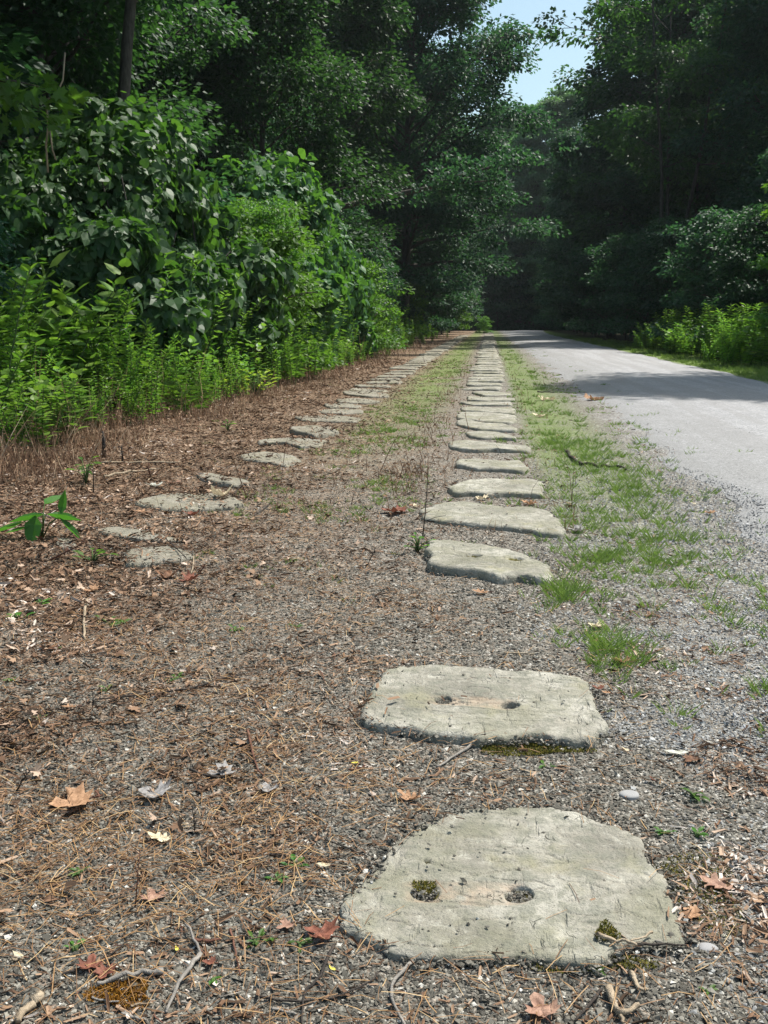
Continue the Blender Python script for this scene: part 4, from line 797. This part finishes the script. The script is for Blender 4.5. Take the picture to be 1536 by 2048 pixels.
leafset('broadleaf_plant', 'low plant with large arching green leaves at the left edge of the photo', 'plant', c, L, M['broad_leaf'], LANCE).scale = (.82, .82, .72)
r = rs(3)
def bushlet(px, py, h, w, n, mat, tmpl, s, label, name='small_plant', group=None):
    c = at(px, py); L = []
    for k in range(n):
        a_ = r.uniform(0, 6.28); q = r.uniform(.2, 1); L.append(((math.cos(a_) * w * q, math.sin(a_) * w * q, h * r.uniform(.25, 1)), (math.cos(a_), math.sin(a_), r.uniform(-.1, .5)), tuple(s * r.uniform(.7, 1.2) * np.array([.7, 1, 1]))))
    return leafset(name, label, 'plant', c, L, mat, tmpl, group=group)
bushlet(172, 965, .16, .07, 14, M['light_leaf'], LEAF6, .06, 'small light green seedling in the brown stubble left of the long cracked stone')
bushlet(512, 792, .33, .28, 60, M['yellow_leaf'], LEAF6, .09, 'bright yellow-green plant at the foot of the tall weeds')
bushlet(466, 796, .25, .2, 30, M['yellow_leaf'], LEAF6, .09, 'smaller yellow-green plant left of the brighter yellow one')
bushlet(140, 885, .42, .22, 26, M['weed_leaf'], HEART, .12, 'blue-green heart-leaved seedling at the left front of the weed bed')
bushlet(12, 900, .3, .25, 30, M['light_leaf'], LEAF6, .09, 'low light green plant at the left edge in front of the weeds')
bushlet(455, 862, .1, .06, 10, M['light_leaf'], LEAF6, .05, 'tiny green plant in the dead stubble beyond the left stones')
bushlet(185, 1122, .05, .07, 8, M['light_leaf'], LEAF6, .05, 'flat green seedling left of the nearest left-row stone')
bushlet(835, 1100, .06, .06, 12, M['light_leaf'], LEAF6, .035, 'green sprout at the left corner of the jagged third stone')
for px, py, s in [(1385, 1592, .02), (1393, 1672, .016), (1328, 1667, .014), (1090, 1537, .016), (160, 1747, .014), (512, 1886, .014), (540, 1880, .01), (30, 1364, .018), (215, 1382, .018), (110, 1306, .018), (470, 1262, .02), (215, 1247, .03), (245, 1252, .025), (80, 1212, .03), (40, 1238, .03), (75, 1440, .018), (594, 1256, .016), (350, 1360, .02), (600, 1890, .012), (150, 1898, .012), (425, 1960, .01), (1415, 1985, .012), (1190, 1947, .014), (1050, 1822, .008), (590, 1735, .018), (552, 1762, .014)]:
    bushlet(px, py, s * .5, s * .8, 6, M['light_leaf'], LEAF6, s * 1.1, 'tiny round-leaved green seedling in the gravel and litter', 'seedling', 'tiny seedlings')
def stalk(px, py, pts, rad_, label, mat='twig_dark', twigs=6):
    c = np.array(at(px, py)); a = Acc(); r = rs(int(px)); Y = c[1]; P = np.array([c] + [atY(x, y, Y) for x, y in pts]) - c; tube(a, P, np.linspace(rad_, rad_ * .4, len(P)), 5)
    for k in range(twigs):
        t = r.uniform(.15, .95) * (len(P) - 1); i = int(t); b = P[i] + (P[min(i + 1, len(P) - 1)] - P[i]) * (t - i); L = np.linalg.norm(P[-1]) * r.uniform(.12, .35); d = nrm(np.array([r.normal(), r.normal(), .5])); tube(a, [b, b + d * L * .5, b + d * L + (0, 0, -.1 * L)], [rad_ * .5, rad_ * .4, rad_ * .25], 4)
    tag(a.build('dead_stalk', M[mat], None, tuple(c)), label, 'stalk')
stalk(845, 1075, [(850, 1030), (853, 990), (857, 940)], .003, 'thin upright dead stalk left of the third and fourth stones')
stalk(208, 915, [(207, 880), (205, 862)], .018, 'thick black dead stump of a weed at the foot of the weed bed', twigs=2)
stalk(245, 925, [(244, 905), (243, 890)], .008, 'short dark stub right of the black stump')
stalk(270, 1815, [(275, 1760), (280, 1700)], .0013, 'fine upright dead stem near the lower left', 'twig_red', 8)
stalk(390, 1670, [(388, 1640), (384, 1612)], .0016, 'bushy little dead weed near the lower left', 'twig_dark', 22)
stalk(187, 985, [(187, 950), (185, 930)], .004, 'slim dark stalk beside the light green seedling', twigs=4)
stalk(185, 1420, [(186, 1395), (184, 1372)], .0014, 'tiny upright twig at the left end of the long dark stick', twigs=5)
stalk(100, 1120, [(160, 1090), (170, 1075)], .004, 'rusty dead weed beside the small exposed stone corner', 'twig_red', 12)
stalk(300, 950, [(296, 935), (298, 925)], .006, 'short rusty stalk beyond the long cracked stone', 'twig_red', 4)
stalk(35, 1580, [(45, 1560), (60, 1540)], .002, 'dark tangle of dead twigs at the left edge', 'twig_dark', 30)
stalk(400, 1150, [(402, 1140), (410, 1130)], .003, 'low tangle of dark red dead weed beside the nearest left-row stone', 'twig_red', 26)
stalk(735, 1130, [(745, 1108), (752, 1095)], .002, 'dark tangle of dead stems left of the jagged third stone', 'twig_dark', 26)

# ------------------------------------------------------------------ sticks
def smooth_pts(pts, k=4):
    P = np.array(pts, float); n = len(P)
    if n < 3: 
        t = np.linspace(0, 1, 6)[:, None]; return P[0] * (1 - t) + P[1] * t
    out = []
    for i in range(n - 1):
        p0 = P[max(i - 1, 0)]; p1 = P[i]; p2 = P[i + 1]; p3 = P[min(i + 2, n - 1)]
        for t in np.linspace(0, 1, k, endpoint=False): out.append(.5 * ((2 * p1) + (-p0 + p2) * t + (2 * p0 - 5 * p1 + 4 * p2 - p3) * t * t + (-p0 + 3 * p1 - 3 * p2 + p3) * t ** 3))
    out.append(P[-1]); return np.array(out)
def stick(lines, rad_, mat, label, z=.004, name='stick', lift=0.):
    a = Acc(); r = rs(int(lines[0][0][0] + lines[0][0][1])); c0 = None
    for li, pts in enumerate(lines):
        q = rad_ * (1 if li == 0 else .6); P = smooth_pts([at(px, py, z) for px, py in pts]); P[:, 2] = gz(P[:, 0], P[:, 1]) * (1 if z < .02 else .3) + z + q + lift * np.sin(np.linspace(0, math.pi, len(P)))
        P[1:-1] += r.normal(0, q * .35, (len(P) - 2, 3))
        if c0 is None: c0 = np.array([P[0][0], P[0][1], 0])
        tube(a, P - c0, q * np.linspace(1, .55, len(P)) * r.uniform(.85, 1.15, len(P)), 7)
    tag(a.build(name, M[mat], None, tuple(c0)), label, 'stick', None)
stick([[(485, 1350), (440, 1362), (390, 1378), (330, 1388), (280, 1392), (190, 1402)]], .0032, 'twig_dark', 'long thin dark stick lying left of the second stone block')
stick([[(945, 1492), (912, 1514), (873, 1541)]], .0036, 'twig_grey', 'short straight grey stick just in front of the second stone block')
stick([[(401, 1906), (370, 1955), (332, 2025)], [(401, 1906), (385, 1875), (370, 1850)]], .0042, 'twig_grey', 'bent grey stick at the bottom left, elbow uppermost', lift=.006)
stick([[(326, 1943), (270, 1950), (195, 1972)]], .0052, 'twig_grey', 'stubby pale grey stick above the orange moss patch')
stick([[(520, 1987), (600, 2000), (680, 1990), (740, 1960), (757, 1942)]], .0022, 'twig_dark', 'long thin curved twig along the bottom left of the nearest stone')
stick([[(668, 1893), (640, 1950), (608, 1985), (603, 2044)]], .0028, 'twig_dark', 'dark crooked twig running down from the red leaf to the bottom edge')
stick([[(825, 1922), (783, 1970), (793, 2015), (812, 2055)]], .003, 'twig_grey', 'curved grey twig below the left foot of the nearest stone')
stick([[(1203, 1984), (1180, 2010), (1150, 2042)]], .0028, 'twig_dark', 'thin dark twig at the bottom edge below the nearest stone')
stick([[(1193, 1870), (1215, 1882), (1243, 1886), (1273, 1895)], [(1305, 1867), (1285, 1877), (1258, 1886)]], .0038, 'twig_pale', 'pale forked twig lying on the front right corner of the nearest stone', z=.022)
stick([[(1270, 1893), (1320, 1892), (1372, 1896)]], .0022, 'twig_dark', 'thin straight twig along the front right corner of the nearest stone', z=.014)
stick([[(1220, 1985), (1228, 2010), (1240, 2035), (1278, 2020)], [(1240, 2035), (1246, 2050)]], .0062, 'twig_pale', 'thick pale forked piece of wood at the bottom edge')
stick([[(1258, 1950), (1268, 1968), (1278, 1985), (1296, 1990)]], .004, 'twig_pale', 'small pale bent twig above the forked piece of wood')
stick([[(1135, 905), (1150, 922), (1170, 930), (1200, 934), (1235, 937), (1252, 944)], [(1152, 921), (1135, 908), (1124, 893)]], .012, 'twig_dark', 'black crooked branch lying in the grass beside the path')
stick([[(495, 1465), (505, 1510), (515, 1540), (527, 1557)]], .003, 'twig_red', 'reddish twig pointing towards the camera left of the two near stones')
stick([[(175, 1205), (167, 1250), (172, 1287)]], .006, 'twig_pale', 'short thick tan stick at the left, below the nearest left-row stone')
stick([[(202, 927), (280, 925), (358, 926)]], .009, 'twig_pale', 'long pale straw-coloured stem beyond the long cracked stone')
stick([[(208, 953), (260, 945), (312, 940)]], .009, 'twig_pale', 'pale slanting stem just above the long cracked stone')
stick([[(495, 957), (480, 975), (463, 992)]], .006, 'twig_dark', 'dark twig leaning on the right end of the long cracked stone')
stick([[(548, 1000), (530, 1015), (508, 1032)]], .004, 'twig_dark', 'short dark twig right of the long cracked stone')
stick([[(380, 1545), (425, 1560), (475, 1560)]], .003, 'twig_dark', 'short dark stick above the grey curled leaf')
stick([[(650, 1682), (690, 1700), (735, 1720)]], .0016, 'twig_dark', 'fine straight twig touching the upper left edge of the nearest stone')
stick([[(125, 1950), (170, 1935), (215, 1915), (262, 1880)]], .0022, 'twig_dark', 'thin dark twig left of the stubby grey stick')
stick([[(303, 1883), (330, 1878), (360, 1877)]], .003, 'twig_dark', 'short dark stick fragment above the bent grey stick')
stick([[(385, 1883), (412, 1882), (442, 1880)]], .0034, 'twig_red', 'short brown stick fragment left of the yellow leaf')
stick([[(82, 1992), (62, 2018), (38, 2050)]], .008, 'twig_pale', 'pale weathered piece of wood in the bottom left corner')
stick([[(460, 1860), (472, 1900), (481, 1948)]], .002, 'twig_red', 'thin brown twig between the bent stick and the red leaf')
stick([[(1008, 1308), (1035, 1311), (1068, 1313)]], .003, 'twig_pale', 'pale peeled strip of bark beyond the second stone block')
stick([[(660, 1270), (600, 1300), (560, 1320)]], .003, 'twig_dark', 'faint dark twig in the middle of the brown litter')
stick([[(332, 1077), (355, 1100), (372, 1118)]], .003, 'twig_dark', 'thin dark twig across the nearest left-row stone', z=.03)
stick([[(385, 1105), (388, 1125), (382, 1152)]], .004, 'twig_pale', 'pale short twig at the right end of the nearest left-row stone')
stick([[(1075, 785), (1095, 786), (1108, 787)]], .01, 'twig_dark', 'short dark stick beside the path in the middle distance')
stick([[(665, 1555), (650, 1563), (640, 1580)]], .002, 'twig_dark', 'small dark twig between the two near stones on the left')
stick([[(120, 1620), (175, 1600), (222, 1590)]], .0018, 'twig_pale', 'fine pale stem by the big tan leaf')
stick([[(320, 1050), (390, 1046), (450, 1040)]], .003, 'twig_dark', 'fine dark twig above the half-buried left stone')
r = rs(909)
for k in range(70):
    px, py = r.uniform(10, 720), r.uniform(1230, 2030)
    if px > 640 and py > 1600: continue
    a_ = r.uniform(-.6, .6) + (0 if r.rand() < .7 else 1.2); L = r.uniform(18, 60); dx, dy = math.cos(a_) * L, math.sin(a_) * L * .5
    stick([[(px, py), (px + dx * .5 + r.uniform(-4, 4), py + dy * .5 + r.uniform(-4, 4)), (px + dx, py + dy)]], r.uniform(.001, .0026), ['twig_dark', 'twig_grey', 'twig_red', 'twig_pale'][r.randint(4)], 'small broken twig among the brown litter of the foreground')
for o in C.objects:
    if o.get('label', '').startswith('small broken twig'): o['group'] = 'small broken twigs'

# ------------------------------------------------------------------ single fallen leaves
_oak = [(0, 0), (.06, .1), (.22, .14), (.1, .26), (.3, .36), (.3, .44), (.12, .48), (.34, .66), (.3, .74), (.12, .7), (.14, .86), (0, 1)]
def leaf_blade(outline, curl, crumple, seed, sub=6):
    r = rs(seed); o2 = outline + [(-x, y) for x, y in outline[-2:0:-1]]; O = np.array(o2, float); O = O + r.normal(0, .018, O.shape); n = len(O)
    O = np.array([O[i] * (1 - t) + O[(i + 1) % n] * t for i in range(n) for t in (0, .5)]); n = len(O); c = np.array([0, .45]); V = [c]
    rr_ = np.linspace(0, 1, sub + 1)[1:]
    for q in rr_: V += list(c + (O - c) * q)
    V = np.array(V); x, y = V[:, 0], V[:, 1]; z = curl * (x ** 2 * 1.6 + (y - .45) ** 2 * .9) + crumple * (fbm(x + seed, y, 4, seed % 50, 3) - .5) - .06 * np.exp(-(x / .04) ** 2) * .3
    Fs = [(0, 1 + k, 1 + (k + 1) % n) for k in range(n)]
    for i in range(sub - 1):
        o_ = 1 + i * n
        for k in range(n): a_, b_ = o_ + k, o_ + (k + 1) % n; Fs += [(a_, a_ + n, b_ + n), (a_, b_ + n, b_)]
    return np.column_stack([x, y, z]), Fs
LEAVES = [(140, 1602, 88, 'tan', 'm', .5, 'large tan star-shaped dead leaf at the lower left', 2.0), (638, 1862, 66, 'red', 'm', .8, 'crumpled brick-red leaf at the left foot of the nearest stone', 1.2), (305, 1785, 48, 'pink', 'm', .4, 'flat pinkish-brown leaf in the lower left gravel', .6),
 (1383, 1828, 62, 'tan', 'o', .9, 'orange-tan lobed leaf leaning on the right edge of the nearest stone', 2.6), (1437, 1768, 72, 'pink', 'o', .7, 'wrinkled pinkish-tan leaf right of the nearest stone', 1.0), (1080, 2010, 66, 'pink', 'm', .8, 'wrinkled pink-brown leaf at the bottom edge below the nearest stone', .3),
 (1355, 1505, 46, 'white', 'e', .5, 'whitish pale green leaf on the gravel right of the second stone', 1.5), (182, 1922, 48, 'red', 'm', .6, 'torn rust-red leaf at the lower left above the orange moss', .2), (208, 1945, 40, 'red', 'm', .8, 'darker curled red leaf touching the torn rust-red one', 3.2),
 (435, 1612, 24, 'brown', 'e', 1.2, 'small dark curled leaf in the litter, far lower left middle', 1), (322, 1674, 58, 'cream', 'o', 1.1, 'pale curled leaf scrap below the large tan star-shaped leaf', 1.4), (822, 1600, 56, 'tan', 'o', 1.0, 'torn tan leaf just beyond the upper left of the nearest stone', 1.3),
 (302, 1588, 66, 'grey', 'm', .9, 'silvery grey curled leaf right of the large tan one', 1.2), (535, 1578, 40, 'grey', 'm', 1.1, 'small silvery grey curled leaf left of the second stone', .4), (440, 1545, 54, 'grey', 'm', .6, 'flat ash-grey leaf under the short dark stick', 2), (648, 1730, 30, 'cream', 'e', .9, 'small cream boat-shaped leaf left of the nearest stone', 1.5),
 (37, 1903, 30, 'cream', 'e', .9, 'small cream leaf at the lower left edge', 1.2), (353, 1890, 18, 'yellow', 'e', .5, 'tiny yellow leaf beside the short brown stick', .5), (665, 1932, 20, 'yellow', 'e', .9, 'tiny yellow leaf near the crooked dark twig', .9), (417, 1915, 26, 'red', 'm', .7, 'small rust leaf right of the bent grey stick', 1.4),
 (568, 1848, 34, 'pink', 'm', .6, 'small faded brown leaf left of the brick-red one', 2.2), (140, 1413, 34, 'tan', 'o', .7, 'small orange leaf left of the long dark stick', 1.6), (100, 1298, 48, 'brown', 'o', .6, 'dark mahogany leaf at the left edge of the litter', 1.5), (182, 1182, 32, 'tan', 'm', .8, 'small bright tan leaf below the left-row stones', 2),
 (710, 1528, 16, 'yellow', 'e', .5, 'tiny yellow leaf left of the short grey stick', 2), (962, 1183, 36, 'tan', 'o', .8, 'curled tan leaf in front of the jagged third stone', 1.4), (1240, 1326, 34, 'tan', 'm', 1.2, 'curled tan leaf in the grass tuft beyond the second stone', .4), (1190, 1255, 34, 'cream', 'm', .8, 'pale leaf among the grass tufts right of the third stone', 1.0),
 (308, 970, 36, 'white', 'm', .8, 'white curled leaf just left of the long cracked stone', .6), (283, 1025, 34, 'tan', 'o', .6, 'tan leaf at the left front of the long cracked stone', 1.5), (345, 965, 32, 'pink', 'm', .5, 'pinkish leaf beyond the long cracked stone', 1), (440, 1000, 46, 'cream', 'm', 1.4, 'curled pale leaf lying on the right end of the long cracked stone', .7),
 (382, 1030, 34, 'red', 'm', 1.0, 'rusty leaf in front of the long cracked stone', .3), (335, 1155, 44, 'brown', 'm', 1.2, 'dark crumpled leaf in front of the nearest left-row stone', .3), (375, 1165, 40, 'red', 'm', 1.3, 'dark red crumpled leaf in the pile right of that stone', 2.3), (1190, 800, 46, 'tan', 'o', 1.4, 'curled orange leaf on the path edge in the middle distance', 1.6),
 (1095, 800, 42, 'cream', 'o', 1.1, 'pale curled leaves beside the path, left of the orange one', 1.6), (1080, 832, 32, 'cream', 'o', .9, 'pale leaf beside the stone row in the middle distance', 1.5), (1418, 1024, 22, 'tan', 'm', .8, 'small tan leaf alone on the grey path', 1), (1495, 890, 20, 'pink', 'm', .8, 'small brownish leaf far out on the path', 1), (1390, 1003, 16, 'cream', 'e', .8, 'tiny pale leaf on the path beyond the tan one', 1),
 (1150, 1061, 36, 'grey', 'm', .8, 'whitish torn leaf at the right end of the fourth stone', 1.5), (962, 995, 28, 'cream', 'm', 1, 'pale leaf on the front edge of the fifth stone', 1), (1060, 1006, 40, 'tan', 'o', 1.1, 'tan curled leaf between the fourth and fifth stones', 1.5), (785, 1023, 54, 'red', 'm', .7, 'reddish-brown leaf left of the fourth stone', 1.2), (832, 1012, 26, 'cream', 'e', 1.0, 'pale curled scrap at the left corner of the fourth stone', .4),
 (1380, 1518, 30, 'brown', 'm', .5, 'brown leaf beside the whitish leaf right of the second stone', 2.5), (1305, 1558, 18, 'red', 'e', 1.2, 'tiny dark red curled leaf right of the near stones', .5), (1252, 1499, 18, 'cream', 'e', .9, 'tiny cream leaf at the right foot of the second stone', .9), (1195, 1380, 24, 'red', 'm', .8, 'small red leaf at the far right corner of the second stone', .9), (1213, 1388, 22, 'tan', 'o', .6, 'small rusty scrap beside the red leaf at the second stone', .9)]
for i, (px, py, w, col, kind, cr, lab, rz) in enumerate(LEAVES):
    c = at(px, py, .01); hs_ = float(on_stone(np.array([c[0]]), np.array([c[1]]))[0]); size = w / F * math.hypot(c[1], H) * (.95 if kind == 'e' else .92)
    ol = {'m': _mo, 'o': _oak, 'e': [(0, 0), (.12, .15), (.2, .4), (.15, .7), (0, 1)]}[kind]; V, Fs = leaf_blade(ol, cr * .55, cr * .3, 300 + i)
    V = V * size; V[:, 1] -= size * .45; ca, sa = math.cos(rz), math.sin(rz); V = V @ np.array([[ca, sa, 0], [-sa, ca, 0], [0, 0, 1.]]); a = Acc(); a.add(V, Fs, .5, 0, True)
    st = (np.array([[0, -.45, .02], [.03, -.62, .05], [.08, -.78, .03]]) * size) @ np.array([[ca, sa, 0], [-sa, ca, 0], [0, 0, 1.]]); z0 = float(gz(c[0], c[1])) + hs_ + .007 - V[:, 2].min() * .6
    o = empty('fallen_leaf', (c[0], c[1], z0)); a.build('blade', DL[col], o); s = Acc(); tube(s, st, [.0011 + size * .006, .001, .001], 4); s.build('stalk', M['twig_red'], o); tag(o, lab, 'leaf', None)
# flat greenish pebbles, big enough to count
for px, py, w, lab in [(1258, 1592, 44, 'flat grey-green stone flake beyond the nearest stone'), (1415, 1900, 40, 'grey stone chip right of the nearest stone'), (1165, 1870 - 1100 + 320, 14, 'small dark pebble')][:2]:
    c = at(px, py); s = w / F * math.hypot(c[1], H) / 2; th = np.linspace(0, 6.283, 11)[:-1]; P = np.stack([c[0] + s * np.cos(th) * rs(px).uniform(.8, 1.1, 10), c[1] + s * .8 * np.sin(th)], 1)
    acc, cc = stone_mesh(P, .008, px, 24, 6, (), .001, None, .01); tag(acc.build('stone_chip', M['pale_pebble'], None, (cc[0], cc[1], 0)), lab, 'stone chip')

# ------------------------------------------------------------------ haze: the humid summer air down the tree tunnel
import bmesh
bm = bmesh.new(); bmesh.ops.create_cube(bm, size=1); me = bpy.data.meshes.new('haze'); bm.to_mesh(me); bm.free()
hz = link('haze', me, None, (0, 75, 19)); hz.scale = (60, 170, 42); tag(hz, kind='stuff')
g = G('haze'); pv = g.n('ShaderNodeVolumePrincipled', None, Density=.00025); pv.inputs['Color'].default_value = (.82, .92, 1, 1); pv.inputs['Anisotropy'].default_value = .2
g.t.links.new(pv.outputs[0], g.out.inputs['Volume']); me.materials.append(g.m)
